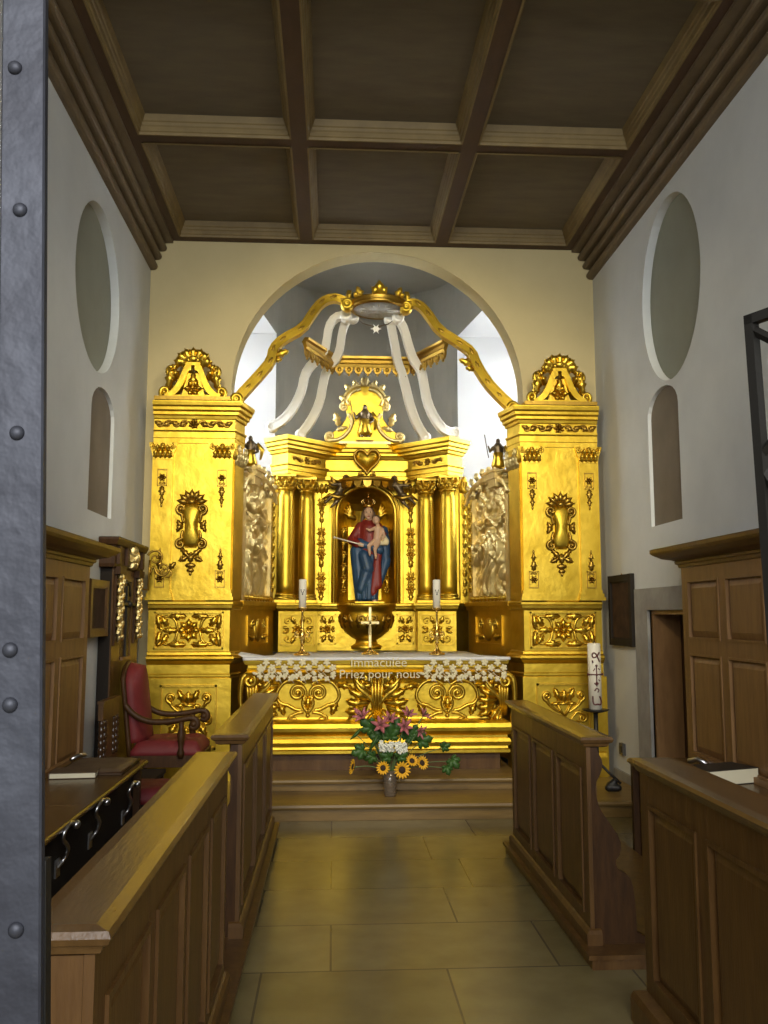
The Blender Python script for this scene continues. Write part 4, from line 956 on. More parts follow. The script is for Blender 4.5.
# ================================================================== ALTAR TABLE
AX0, AX1, AY = XC - .015 - 1.195, XC - .015 + 1.195, 8.03
al = thing('altar_table', (XC, AY + .4, Z2), 'golden carved altar table with scrolled front under a white cloth', 'altar')
ring = [(AX0 + .05, 8.46), (AX0 + .05, AY + .05), (AX1 - .05, AY + .05), (AX1 - .05, 8.46)]
b = MB(); b.sweep(ring, [(-.3, Z2), (-.03, Z2), (-.03, .37)], 1); obj('plinth', b, 'wood', al)
b = MB(); b.sweep(ring, [(-.3, .365), (.03, .365), (.05, .375), (.05, .40), (.035, .41), (.03, .43), (.05, .44), (.06, .47), (.045, .50), (.03, .505), (.03, .525), (.05, .54), (.075, .57), (.08, .60), (.065, .635), (.03, .655), (-.01, .665), (-.3, .665)], 1); obj('base_moulding', b, 'gold', al)
b = MB(); b.sweep(ring, [(-.3, .66), (-.055, .66), (-.06, .68), (-.06, .98), (-.045, 1.02), (-.015, 1.045), (.03, 1.06), (.04, 1.085), (.02, 1.10), (-.3, 1.105)], 1, smooth=False); fp = obj('carved_front', b, 'gold', al)
b = MB(); b.sweep(ring, [(-.3, 1.10), (.02, 1.10), (.03, 1.115), (.02, 1.13), (.02, 1.15), (.045, 1.16), (.05, 1.19), (.05, 1.205), (-.3, 1.205)], 1); b.box(WORLD, AX0 + .06, AX1 - .06, AY + .1, 8.46, 1.1, 1.205); b.box(WORLD, XC - 1.0, XC + 1.0, 8.46, 9.3, 1.1, 1.205); b.box(WORLD, XC - .9, XC + .9, 8.45, 9.3, Z2, 1.1); obj('table_top', b, 'gold', al)
fo = Fr((0, AY + .109, 0), (1, 0, 0), (0, 0, 1), (0, -1, 0)); K = .0091
def grp(cx, cz, d):
    m = MB(); f2 = Fr((cx, AY + .109, cz), (1, 0, 0), (0, 0, 1), (0, -1, 0))
    for e in (-1, 1):
        g = Fr(f2.o, f2.U * e, f2.V, f2.W)
        sp = [(.0, -.115), (.035, -.08), (.05, -.03), (.02, .03)]
        sp += [(.095 + .078 * (1 - .8 * i / 28) * cos(PI * 1.1 - 2 * PI * 1.6 * i / 28), .055 + .078 * (1 - .8 * i / 28) * sin(PI * 1.1 - 2 * PI * 1.6 * i / 28)) for i in range(29)]
        m.tube([g(x, y, .012) for x, y in smooth2(sp, 1)], .017, 8); m.ell(g, (.095, .055, .014), .024, 8, 6)
        m.tube([g(x, y, .012) for x, y in smooth2([(.03, .13), (.10, .175), (.19, .17), (.26, .11), (.29, .03), (.25, -.04), (.18, -.05), (.12, -.09), (.06, -.10)], 2)], [.008] + [.018] * 20 + [.012] * 10 if False else .017, 8)
        sp = [(.04, -.115), (.09, -.12), (.13, -.135)] + [(.13 + .055 * (1 - .75 * i / 20) * cos(PI / 2 - 2 * PI * 1.25 * i / 20), -.195 + .055 * (1 - .75 * i / 20) * sin(PI / 2 - 2 * PI * 1.25 * i / 20)) for i in range(21)]
        m.tube([g(x, y, .012) for x, y in smooth2(sp, 1)], .015, 8); m.ell(g, (.13, -.195, .012), .02, 8, 6)
        m.scroll(g, (.06, -.235), .03, PI, 1, .011, 0, 1)
        m.leaf(g, .25, .12, PI * .05, .16, .06, .035, bend=-.6); m.leaf(g, .27, -.03, -PI * .75, .13, .065, .035, bend=.6); m.leaf(g, .02, -.06, PI * .42, .1, .05, .03)
    m.leaf(f2, 0, -.10, PI / 2, .13, .08, .05); m.rosette(f2, 0, -.055, .05, 6, .03); m.tube([f2(-.09, -.225, .01), f2(.09, -.225, .01)], .010, 6); m.ell(f2, (0, -.145, .01), .02)
    return m
for px in (308, 447):
    c = P(px, 699, AY + .11); obj('scroll_relief', grp(c.x, c.z, 1), 'gold_orn', fp)
def bunch(cx, cz, sc, d=0):
    m = MB(); f2 = Fr((cx, AY + .12, cz), (1, 0, 0), (0, 0, 1), (0, -1, 0))
    for e in ((-1, 1) if d == 0 else (d,)):
        g = Fr(f2.o, f2.U * e, f2.V, f2.W)
        m.scroll(g, (.10 * sc, .12 * sc), .085 * sc, -PI * .3, 1.4, .03 * sc, .03, 1, tail=[(.0, -.1 * sc), (.08 * sc, .0)])
        for k in range(6): m.leaf(Fr(g(0, 0, .02), g.U, g.V, g.W), .02 * sc * k, (.04 - .035 * k) * sc, PI * (.22 - .09 * k), (.26 - .015 * k) * sc, .085 * sc, .05, .8, 3, bend=.5)
        for k in range(3): m.leaf(Fr(g(0, 0, .03), g.U, g.V, g.W), .02, (-.12 - .03 * k) * sc, -PI * (.2 + .1 * k), .2 * sc, .07 * sc, .05, .8, 3, bend=-.4)
    for k in range(4): m.tube([f2((-.05 + .034 * k) * sc, .2 * sc, .04), f2((-.04 + .026 * k) * sc, 0, .05), f2((-.02 + .013 * k) * sc, -.22 * sc, .03)], .017 * sc, 7)
    return m
c = P(377, 695, AY + .1); obj('acanthus_bunch', bunch(c.x, c.z, 1.05), 'gold_orn', fp)
for px, d in ((252, 1), (503, -1)):
    c = P(px, 693, AY + .1); m = bunch(c.x, c.z, .9, d)
    g = Fr((c.x, AY + .1, c.z), (d, 0, 0), (0, 0, 1), (0, -1, 0))
    m.scroll(g, (-.02, .11), .07, PI, 1.5, .03, .03, -1, tail=[(-.06, -.25), (-.1, -.1), (-.1, .03)])
    obj('corner_leaf', m, 'gold_orn', fp)

# cloth, lace and its lettering
ac_ = thing('altar_cloth', (XC, AY, 1.206), 'white altar cloth with cream lettered lace hem on the golden altar', 'altar cloth')
b = MB(); nx = 60; x0, x1 = AX0 - .01, AX1 + .01
vs = []; prof = [(9.28, 1.222), (8.47, 1.222), (8.1, 1.222), (AY - .012, 1.223), (AY - .026, 1.215), (AY - .028, 1.198), (AY - .022, 1.196), (AY - .018, 1.2085), (8.47, 1.2085), (9.28, 1.2085)]
for i in range(nx + 1):
    t = i / nx
    for j, (y, z) in enumerate(prof):
        lim = (XC - .98, XC + .98) if y > 8.46 else (x0, x1)
        vs.append((lim[0] + (lim[1] - lim[0]) * t, y + .002 * sin(i * 1.3) * (j in (3, 4, 5)), z + .0015 * sin(i * .9 + j)))
k = len(prof)
b.add(vs, [(i * k + j, i * k + (j + 1) % k, (i + 1) * k + (j + 1) % k, (i + 1) * k + j) for i in range(nx) for j in range(k)] + [tuple(range(k)), tuple(range(nx * k, nx * k + k))], True)
b.add([(x0, AY - .02, 1.224), (x0 + .22, AY - .02, 1.225), (x0 + .16, AY + .3, 1.226), (x0 - .05, AY + .28, 1.262), (x0 - .05, AY + .02, 1.25)], [(0, 1, 2, 3, 4)])
cl = obj('linen', b, 'cloth', ac_)
yl = AY - .034
def lacefr(px, py): c = P(px, py, yl); return Fr(c, (1, 0, 0), (0, 0, 1), (0, -1, 0))
def flatleaf(m, g, u, v, an, L, w_): m.leaf(g, u, v, an, L, w_, .003, .2, 2, th=.0015, ns=6)
for (a, b_) in ((257, 336), (424, 507)):
    m = MB(); n = 13
    for i in range(n):
        px = a + (b_ - a) * (i + .5) / n; e = -1 if i % 2 else 1
        g = lacefr(px, 665 + 2.6 * e)
        for k in range(5): flatleaf(m, g, 0, 0, 2 * PI * k / 5 + i, .034, .026)
        g = lacefr(px - 2.5, 672.5 + 1.8 * e); flatleaf(m, g, 0, 0, PI * .9 + .3 * i, .05, .026); flatleaf(m, g, 0, 0, PI * .25 + .5 * i, .05, .024)
        g = lacefr(px, 677.5 - 1.2 * e)
        for k in range(4): flatleaf(m, g, 0, 0, PI * .5 * k + i * .8, .028, .024)
        m.tube([g(-.03, .05, 0), g(0, .02, .002), g(.03, .04 * e, .0)], .003, 5)
    g = lacefr(a, 660); g2 = lacefr(b_, 660.5); m.tube([g(0, 0), g2(0, 0)], .003, 5)
    g = lacefr(a, 669); g2 = lacefr(b_, 669.5); m.tube([g(0, 0), g2(0, 0)], .002, 5)
    lc = obj('lace_hem', m, 'lace', ac_)
for body, px, py, wd in (('Immaculée', 379, 666.5, 55), ('Priez pour nous', 380, 678, 79)):
    c = P(px, py, yl)
    mb = textmesh(body, .105, lambda x, y, z: Vector((c.x + x, yl - z - .002, c.z + y * 1.05)), .0015)
    xs_ = [v.x for v in mb.v]; sc = wd * K / (max(xs_) - min(xs_)); mid = (max(xs_) + min(xs_)) / 2
    mb.v = [Vector((c.x + (v.x - mid) * sc, v.y, v.z)) for v in mb.v]
    mb2 = mb; obj('lace_lettering', mb2, 'lace', ac_)

# candlesticks, candles, cross
def candlestick(px, lab1, lab2):
    c = P(px, 655, 8.40); c.z = 1.2245; g = Fr(c, (1, 0, 0), (0, 0, 1), (0, -1, 0))
    r = thing('candlestick', c, lab1, 'candlestick', 'brass candlesticks on the altar')
    b = MB(); b.lathe(g, [(.075, 0), (.08, .008), (.07, .016), (.04, .03), (.022, .05), (.014, .07), (.012, .1)], 20); b.tube([g(0, 0, 0), g(0, .01, 0)], .07, 12); obj('foot', b, 'brass', r)
    b = MB(); b.lathe(g, [(.012, .1), (.02, .115), (.012, .13), (.03, .165), (.036, .19), (.02, .225), (.011, .24), (.010, .40), (.016, .41), (.01, .42)], 18)
    for d in (-1, 1): b.scroll(Fr(g(0, .19, 0), g.U * d, g.V, g.W), (.045, .0), .03, PI / 2, 1.2, .007, 0, -1)
    obj('stem', b, 'brass', r)
    b = MB(); b.lathe(g, [(.01, .42), (.045, .43), (.052, .44), (.05, .445), (.02, .442), (.0, .442)], 20); obj('drip_pan', b, 'brass', r)
    r2 = thing('altar_candle', g(0, .4435, 0), lab2, 'candle', 'candles on the altar')
    b = MB(); b.lathe(g, [(.0, .4435), (.036, .4435), (.036, .705), (.03, .712), (.012, .706), (0, .706)], 22); obj('wax', b, 'wax', r2)
    b = MB(); b.tube([g(0, .705, 0), g(.002, .725, 0)], .0025, 6); obj('wick', b, 'black', r2)
    b = MB()
    b.tube([g(-.012, .60, .036), g(0, .575, .037), g(.012, .60, .036)], .004, 6); b.ell(g, (0, .57, .036), .007); b.ell(g, (-.014, .61, .034), .006); b.ell(g, (.014, .61, .034), .006); obj('emblem', b, 'greybox', r2)
candlestick(302, 'brass candlestick on the left end of the altar', 'white candle on the left altar candlestick')
candlestick(437, 'brass candlestick on the right end of the altar', 'white candle on the right altar candlestick')
c = P(370, 655, 8.52); c.z = 1.2245; g = Fr(c, (1, 0, 0), (0, 0, 1), (0, -1, 0))
r = thing('altar_cross', c, 'slim pale brass standing cross in the middle of the altar', 'cross')
b = MB(); b.lathe(g, [(.085, 0), (.085, .01), (.06, .025), (.03, .04), (.02, .06), (.012, .07)], 18); b.box(g, -.08, .08, .0, .012, -.05, .05); obj('foot', b, 'brass', r)
b = MB(); b.box(g, -.012, .012, .06, .45, -.008, .008); b.box(g, -.085, .085, .29, .313, -.008, .008); obj('cross', b, 'gold_pale', r)
b = MB(); b.cap(g(0, .19, .014), g(0, .28, .016), .008, .013, 8); b.ell(g, (0, .315, .018), .013, 8, 6)
for d in (-1, 1): b.cap(g(0, .285, .016), g(d * .07, .303, .013), .007, .005, 8)
blob('corpus', b, 'gold_pale', r, .004, 1)

# ================================================================== FLOWERS
vz = PZ(390, 796, Z1); g = Fr(vz, (1, 0, 0), (0, 0, 1), (0, -1, 0))
r = thing('flower_vase', vz, 'small brownish glass vase on the lower altar step', 'vase')
b = MB(); b.lathe(g, [(0, 0.0), (.045, 0.0), (.05, .01), (.055, .1), (.066, .21), (.061, .21), (.05, .1), (.045, .02), (0, .02)], 24); obj('glass', b, 'glass', r)
b = MB(); b.lathe(g, [(0, .022), (.043, .022), (.048, .1), (0, .1)], 20); obj('water', b, mat('vase_water', (.20, .12, .06), .1, trans=.3), r)
YV = vz.y; mouth = g(0, .2, 0)
def stem(mb, head, r_=.0045):
    off = Vector((max(-.03, min(.03, (head.x - vz.x) * .12)), max(-.03, min(.03, (head.y - vz.y) * .3)), 0))
    a = g(0, .035, 0) + off * .5; b_ = mouth + off * 1.2
    mid = b_ * .5 + head * .5 + Vector((0, 0, .03)); mb.tube([Vector(p) for p in smooth2([tuple(a), tuple(b_), tuple(mid), tuple(head)], 2)], r_, 6)
def petal(mb, o, direction, normal, L, w_, cup=.3, th=.0015):
    d = Vector(direction).normalized(); n_ = Vector(normal); n_ = (n_ - d * n_.dot(d)).normalized(); s_ = d.cross(n_)
    mb.leaf(Fr(o, s_, d, n_), 0, 0, PI / 2, L, w_, L * .12, cup * 4, 0, th=th, ns=6)
def sunflower(px, py, dy, R, face, lab):
    h = P(px, py, YV + dy); n_ = Vector(face).normalized(); r = thing('sunflower', h, lab, 'flower', 'sunflowers in the vase')
    u = n_.orthogonal().normalized(); v = n_.cross(u)
    b = MB(); f2 = Fr(h, u, v, n_)
    for k in range(15):
        an = 2 * PI * k / 15; d = u * cos(an) + v * sin(an) + n_ * .25; petal(b, h + (u * cos(an) + v * sin(an)) * R * .33, d, n_, R * .72, R * .42)
    obj('petals', b, 'yellow', r)
    b = MB(); b.ell(f2, (0, 0, .004), (R * .42, R * .42, R * .2), 12, 8); obj('seed_head', b, 'seed', r)
    b = MB(); stem(b, h - n_ * R * .15); b.ell(f2, (0, 0, -R * .12), (R * .3, R * .3, R * .14), 8, 6); obj('stem', b, 'stem', r)
sunflower(353.5, 767, -.03, .062, (-1, -.25, .25), 'sunflower seen from the side, far left of the bouquet')
sunflower(383, 768, -.10, .056, (-.1, -1, .15), 'small sunflower just left above the vase rim')
sunflower(402, 770, -.11, .070, (.1, -1, .1), 'largest sunflower with dark centre, right above the vase')
sunflower(412, 761, -.08, .055, (.2, -.8, .6), 'half-closed yellow flower upper right of the vase')
sunflower(422, 763, -.07, .058, (.5, -.8, .3), 'yellow sunflower at the right edge of the bouquet bottom')
def lily(px, py, dy, R, face, lab, n=6):
    h = P(px, py, YV + dy); n_ = Vector(face).normalized(); r = thing('lily', h, lab, 'flower', 'pink lilies in the vase')
    u = n_.orthogonal().normalized(); v = n_.cross(u); b = MB()
    for k in range(n):
        an = 2 * PI * k / n; d = (u * cos(an) + v * sin(an)) * .8 + n_ * .75; petal(b, h, d, n_, R * (1 if k % 2 else .9), R * .48, -.25, .002)
    obj('petals', b, 'pink', r); b = MB()
    for k in range(5): an = 2 * PI * k / 5; b.tube([h, h + n_ * R * .6 + (u * cos(an) + v * sin(an)) * R * .2], .002, 5); b.ell(Fr(h + n_ * R * .6 + (u * cos(an) + v * sin(an)) * R * .2), (0, 0, 0), .005, 6, 4)
    obj('stamens', b, 'cover', r); b = MB(); stem(b, h); obj('stem', b, 'stem', r)
for px, py, dy, R, fc, lab in ((363, 718, -.02, .10, (-.5, -.6, .8), 'pink lily at the upper left of the bouquet'), (381, 726, -.06, .10, (-.1, -1, .5), 'open pink lily left of the bouquet centre'), (390, 721, -.02, .09, (0, -.7, .9), 'pink lily at the top centre of the bouquet'), (404, 727, -.08, .09, (.2, -1, .3), 'deep pink lily right of the bouquet centre'), (408, 716, .0, .085, (.2, -.6, .9), 'pale pink lily topmost right of centre'), (423, 716, .02, .075, (.7, -.4, .7), 'half-open pink lily at the upper right edge'), (419, 731, -.04, .075, (.6, -.8, -.1), 'drooping dusky pink lily on the right')):
    lily(px, py, dy, R, fc, lab)
h = P(354, 708, YV); r = thing('lily_bud', h, 'closed pink lily bud sticking up top left of bouquet', 'flower bud'); b = MB(); a = P(360, 716, YV); b.tube([a, a * .4 + h * .6, h], [.010, .018, .003], 8); obj('bud', b, 'pink', r); b = MB(); stem(b, a); obj('stem', b, 'stem', r)
h = P(394, 747, YV - .1); r = thing('white_flower_head', h, 'cluster of small white blossoms in the bouquet middle', 'flower'); b = MB(); f2 = Fr(h)
for k in range(46):
    u = random.uniform(-.115, .125); v = random.uniform(-.035, .035) - .12 * u; q = random.uniform(-.02, .03)
    for j in range(4): an = PI / 2 * j + k; b.ell(f2, (u + .011 * cos(an), v + .011 * sin(an), q), (.010, .010, .005), 6, 4)
obj('blossoms', b, 'white', r); b = MB()
for u in (-.08, -.03, .03, .08): stem(b, f2(u, -.01, -.01), .0035)
obj('stem', b, 'stem', r)
def bigleaf(px, py, dy, L, an, lab, kind=0):
    h = P(px, py, YV + dy); r = thing('bouquet_leaf', h, lab, 'leaf', 'green leaves in the bouquet'); b = MB()
    if kind == 0:
        for k, (da, s_) in enumerate(((0, 1), (.8, .8), (-.8, .8), (1.6, .55), (-1.6, .55))): b.leaf(Fr(h, (1, 0, 0), (0, .25 * (1 if px % 2 else -1), 1), (0, -1, .25)), -.2 * L * cos(an), -.2 * L * sin(an), an + da, L * s_, L * .6 * s_, .02, .2, 2, th=.0012)
    else: b.leaf(Fr(h), -.5 * L * cos(an), -.5 * L * sin(an), an, L, L * .3, .03, .5, 0, th=.0012)
    obj('blade', b, 'leaf', r); b = MB(); stem(b, h, .0035); obj('stem', b, 'stem', r)
for q in ((361, 751, -.06, .11, PI * 1.1, 'broad lobed leaf hanging at the left of the bouquet', 0), (422, 741, -.03, .12, .3, 'broad dark leaf at the right of the bouquet', 0), (453, 761, .0, .10, -.9, 'lobed leaf hanging lowest at the far right', 0), (444, 747, .02, .08, .4, 'small leaf on the long far right stem', 0), (370, 727, -.03, .13, PI * .8, 'dark leaf behind the left lilies', 0), (390, 735, -.02, .14, PI * .5, 'dark leaf in the bouquet core', 0), (356, 734, .0, .13, PI * 1.25, 'narrow pointed leaf at the left edge', 1), (374, 742, -.09, .15, PI * .35, 'pale narrow leaf crossing the bouquet left of the white blossoms', 1), (400, 757, -.09, .10, .5, 'leaf under the white blossoms', 0), (408, 737, .0, .12, .9, 'dark leaf behind the right lilies', 0), (388, 757, -.08, .10, PI * .9, 'leaf above the small sunflower', 0), (379, 735, -.01, .13, PI * .7, 'dark leaf between the pink lilies and the white blossoms', 0), (414, 733, -.01, .12, .2, 'dark leaf under the pale right lily', 0), (372, 757, -.03, .10, PI * 1.05, 'leaf left of the white blossoms above the stem', 0), (397, 728, .02, .12, PI * .5, 'dark leaf behind the middle lilies', 0), (447, 768, .0, .08, -1.3, 'lower tip leaf on the far right stem', 0)):
    bigleaf(q[0], q[1], q[2], q[3], q[4], q[5], q[6])

# ================================================================== PASCHAL CANDLE
c = P(595.5, 709, 7.86); g = Fr(c, (1, 0, 0), (0, 0, 1), (0, -1, 0)); zt = P(596, 643, 7.86).z - c.z
r = thing('candle_stand', (c.x, c.y, Z1), 'dark iron stand carrying the tall decorated candle', 'candle stand'); zz = Z1 - c.z
b = MB(); b.tube([g(0, zz + .06, 0), g(0, -.03, 0)], .02, 10)
for k in range(3):
    an = 2 * PI * k / 3 + .4; b.tube([g(0, zz + .2, 0), g(.1 * cos(an), zz + .1, .1 * sin(an)), g(.2 * cos(an), zz + .012, .2 * sin(an))], .012, 8)
obj('pole', b, 'iron_black', r)
b = MB(); b.lathe(g, [(0, -.03), (.05, -.03), (.115, -.012), (.12, -.002), (.1, -.002), (.0, -.002)], 24); obj('drip_plate', b, 'iron_black', r)
r = thing('paschal_candle', c, 'tall thick white candle with dark red cross and letters', 'candle')
R = .058
b = MB(); b.lathe(g, [(0, 0), (R, 0), (R, zt - .01), (R - .01, zt), (0, zt - .004)], 32); obj('wax', b, 'wax', r)
def onc(x, y, e=.004): an = x / R; return g((R + e) * sin(an), y, (R + e) * cos(an))
def mark(pts, rr=.0065): return [onc(x, y * zt) for x, y in smooth2(pts, 2)], rr
b = MB()
for pts, rr in (mark([(.03, .72), (.0, .84), (-.022, .86), (-.035, .82), (-.025, .78), (0, .79), (.03, .86)]), mark([(-.03, .74), (-.028, .70)]),
                mark([(-.036, .20), (-.036, .10), (-.02, .07), (.0, .085), (.03, .07), (.042, .11), (.03, .17), (.022, .2)]), mark([(.0, .35), (0, .66)], .005), mark([(-.02, .40), (-.0, .36), (.015, .40)], .005), mark([(-.02, .28), (.0, .33), (.02, .29), (.005, .26)], .005), mark([(-.012, .62), (-.026, .58)], .004), mark([(.016, .62), (.03, .6)], .004), mark([(.016, .45), (.03, .43)], .004)):
    b.tube(pts, rr, 6)
obj('painted_mark', b, 'ink', r)
b = MB(); b.tube([onc(x, .525 * zt, .006) for x in (-.085, -.05, 0, .05, .085)], .006, 6)
for x in (-.075, 0, .075): b.ell(Fr(onc(x, .525 * zt, .008)), (0, 0, 0), .011, 8, 6)
b.ell(Fr(onc(0, .66 * zt, .006)), (0, 0, 0), .011, 8, 6); b.ell(Fr(onc(0, .40 * zt, .006)), (0, 0, 0), .011, 8, 6); obj('wax_nails', b, 'ink', r)
b = MB(); b.tube([g(0, zt - .006, 0), g(.003, zt + .02, 0)], .003, 6); obj('wick', b, 'black', r)

# ================================================================== PICTURES AND SMALL THINGS ON THE WALLS
def picture(X, y0, y1, z0, z1, nrm, label, fw=.05, fm='wood_dark', dp=0.):
    fr = Fr((X, 0, 0), (0, 1, 0), (0, 0, 1), (nrm, 0, 0)); r = thing('framed_picture', (X, (y0 + y1) / 2, z0), label, 'picture')
    b = MB()
    b.box(fr, y0 + .002, y1 - .002, z0 + .002, z1 - .002, .003, .02 + dp)
    for q in ((y0 + .001, y1 - .001, z1 - fw, z1), (y0 + .001, y1 - .001, z0, z0 + fw)): b.box(fr, *q, .0035, .04 + dp)
    for q in ((y0, y0 + fw + .001, z0 - .001, z1 + .001), (y1 - fw - .001, y1, z0 - .001, z1 + .001)): b.box(fr, *q, .004, .041 + dp)
    for q in ((y0 + fw, y1 - fw, z1 - fw - .012, z1 - fw), (y0 + fw, y1 - fw, z0 + fw, z0 + fw + .012), (y0 + fw, y0 + fw + .012, z0 + fw, z1 - fw), (y1 - fw - .012, y1 - fw, z0 + fw, z1 - fw)): b.box(fr, *q, .01, .03 + dp)
    obj('frame', b, fm, r)
    b = MB(); b.box(fr, y0 + fw, y1 - fw, z0 + fw, z1 - fw, .019, .024 + dp); obj('canvas', b, 'canvas', r)
    b = MB(); b.tube([fr((y0 + y1) / 2 + .012 * cos(PI * k / 4), z1 + .012 * sin(PI * k / 4), .01) for k in range(9)], .003, 5); obj('hanging_ring', b, 'brass', r)
picture(XR, 7.54, 8.17, 1.325, 1.96, -1, 'dark framed picture on the right wall between pier and doorway', .06, 'wood_black')
picture(XL, 6.46, 6.97, 1.44, 1.86, 1, 'small brown framed picture on the left wall beside the carved cupboard', .05, 'wood', .05)
bxp = PX(623, 749, XR - .01); r = thing('wall_socket', (XR, bxp.y, bxp.z), 'small dark grey switch box on the right wall near the candle', 'switch')
fr = Fr((XR, bxp.y, bxp.z), (0, 1, 0), (0, 0, 1), (-1, 0, 0)); b = MB(); b.box(fr, -.05, .05, -.05, .05, .002, .03); obj('box', b, 'greybox', r); b = MB(); b.rpanel(fr, -.03, .03, -.03, .03, .03, .036, .005); obj('switch_plate', b, 'black', r)
c = PZ(613, 792, Z1); r = thing('black_bag', c, 'small rounded black bag on the step floor by the right wall', 'bag')
b = MB(); f2 = Fr(c, (1, 0, 0), (0, 0, 1), (0, -1, 0)); b.cap(f2(-.035, .036, 0), f2(.04, .036, .02), .034, .03); b.cap(f2(-.015, .05, -.01), f2(.02, .085, 0), .04, .025); blob('bag_body', b, 'black', r, .008, 3); b = MB(); b.tube([f2(-.03 + .015 * k, .08 + .03 * sin(PI * k / 4), .02) for k in range(5)], .005, 6); obj('strap', b, 'book', r)

# ================================================================== WALL PANELLING AND STALLS
def panelling(X, n, y0, y1, label, wallx):
    """X: front plane, n: direction into the room (+1 / -1), y1: far end"""
    fr = Fr((X, 0, 0), (0, 1, 0), (0, 0, 1), (n, 0, 0)); t = abs(X - wallx) - .004
    r = thing('wall_panelling', (X, (y0 + y1) / 2, 0), label, 'panelling')
    b = MB(); b.box(fr, y0, y1, 0, 1.98, -t, -.022); 
    ys = [y1 - .09]; k = 0
    pitch = .60; stiles = []; y = y1
    while y > y0: stiles.append((y - .10, y)); y -= pitch
    for a, c_ in stiles: b.box(fr, max(a, y0) + .001, c_ - .001, .001, 1.979, -.0225, 0)
    for z0, z1 in ((1.84, 1.98), (1.335, 1.435), (.0, .66)): b.box(fr, y0, y1, z0, z1, -.022, -.0005)
    obj('frame', b, 'wood_light', r)
    for (a, c_), (a2, c2_) in zip(stiles[:-1], stiles[1:]):
        for z0, z1 in ((1.435, 1.84), (.66, 1.335)):
            b = MB(); b.rpanel(fr, c2_ + .012, a - .012, z0 + .012, z1 - .012, -.021, -.004, .045)
            for q in ((c2_ - .001, a + .001, z1 - .014, z1 + .001), (c2_ - .001, a + .001, z0 - .001, z0 + .014), (c2_ - .0015, c2_ + .0145, z0 - .0015, z1 + .0015), (a - .0145, a + .0015, z0 - .0015, z1 + .0015)): b.box(fr, *q, -.02, .006 if q[1] - q[0] > .03 else .0064)
            obj('raised_panel', b, 'wood_light', r)
    prof = [(0, 1.93), (.012, 1.935), (.018, 1.955), (.03, 1.96), (.035, 1.975), (.03, 1.98), (.05, 1.99), (.10, 2.0), (.15, 2.03), (.165, 2.045), (.165, 2.07), (-t, 2.075)]
    b = MB(); b.sweep([(wallx + n * .004, y1), (X, y1), (X, y0)], [(o, z) for o, z in prof], side=-1 if n > 0 else 1)
    b.add([(wallx + n * .004, y1 + .165, 2.072), (X + n * .165, y1 + .165, 2.072), (X + n * .165, y0, 2.072), (wallx + n * .004, y0, 2.072)], [(0, 1, 2, 3)])
    obj('cornice', b, 'wood', r)
    return r
panelling(-1.68, 1, 1.2, 6.20, 'honey brown oak wall panelling with cornice on the left wall', XL)
panelling(2.48, -1, 1.2, 6.16, 'honey brown oak wall panelling with cornice on the right wall', XR)
# left stall bench with coat hooks under its front edge
r = thing('stall_bench', (-1.42, 4.4, 0), 'long wooden bench ledge along the left panelling, book and cushion on it', 'bench')
b = MB(); b.box(WORLD, -1.672, -1.20, 1.6, 4.55, .64, .67); b.box(WORLD, -1.672, -1.20, 4.556, 5.92, .64, .67); b.tube([(-1.2, 1.6, .655), (-1.2, 5.92, .655)], .015, 8); obj('seat_board', b, 'wood_h', r)
b = MB(); b.box(WORLD, -1.29, -1.26, 1.6, 5.86, .0, .64); obj('front_board', b, 'wood_black', r)
b = MB(); b.box(WORLD, -1.672, -1.64, 1.6, 6.0, .67, .70); obj('back_rail', b, 'wood_light', r)
for y in (1.62, 5.84):
    b = MB(); b.box(WORLD, -1.672, -1.22, y, y + .04, 0, .64); obj('bench_end', b, 'wood_dark', r)
for px, py in ((124, 797), (91, 817), (58, 842)):
    pt = PX(px, py, -1.24); hk = MB(); y_, z_ = pt.y, pt.z + .02
    pts = [(-1.258, y_ + .06, z_ - .15), (-1.235, y_ + .10, z_ - .12), (-1.215, y_ + .08, z_ - .07), (-1.20, y_ + .0, z_ - .03), (-1.195, y_ - .09, z_ + .01), (-1.185, y_ - .10, z_ + .05), (-1.175, y_ - .03, z_ + .075), (-1.175, y_ + .02, z_ + .055)]
    hk.tube([Vector(p) for p in smooth2(pts, 2)], .010, 8); hk.ell(WORLD, (-1.17, y_ + .03, z_ + .05), .021, 10, 8); hk.box(WORLD, -1.262, -1.252, y_ + .03, y_ + .09, z_ - .19, z_ - .11)
    obj('coat_hook', hk, 'steel', r)
hg = MB(); c = PZ(84, 753, .7); hg.tube([(-1.63, 5.75, .703), (-1.60, 5.80, .72), (-1.57, 5.85, .715)], .014, 8); obj('hinge', hg, 'steel', r)
# cushion and book on it
c = Vector((-1.42, 5.62, .672)); r = thing('seat_cushion', c, 'flat brown patterned cushion on the left bench ledge', 'cushion')
b = MB(); n = 14
def cush(mb, cx, cy, z, hx, hy, t):
    vs = []; 
    for sgn in (1, 0):
        for j in range(n + 1):
            for i in range(n + 1):
                u, v = -1 + 2 * i / n, -1 + 2 * j / n; e = (1 - u ** 8) * (1 - v ** 8)
                vs.append((cx + hx * u, cy + hy * v, z + (t * (.35 + .65 * e ** .4) * (1 + .06 * sin(7 * u) * cos(6 * v)) if sgn else 0)))
    N = (n + 1) ** 2; fs = []
    for j in range(n):
        for i in range(n):
            a = j * (n + 1) + i; fs += [(a, a + 1, a + n + 2, a + n + 1), (N + a, N + a + 1, N + a + n + 2, N + a + n + 1)]
    for i in range(n):
        for a, b_ in ((i, i + 1), (n * (n + 1) + i, n * (n + 1) + i + 1), (i * (n + 1), (i + 1) * (n + 1)), (i * (n + 1) + n, (i + 1) * (n + 1) + n)): fs.append((a, b_, N + b_, N + a))
    mb.add(vs, fs, True)
cush(b, -1.42, 5.62, .672, .19, .25, .03); obj('cover', b, 'cover', r)
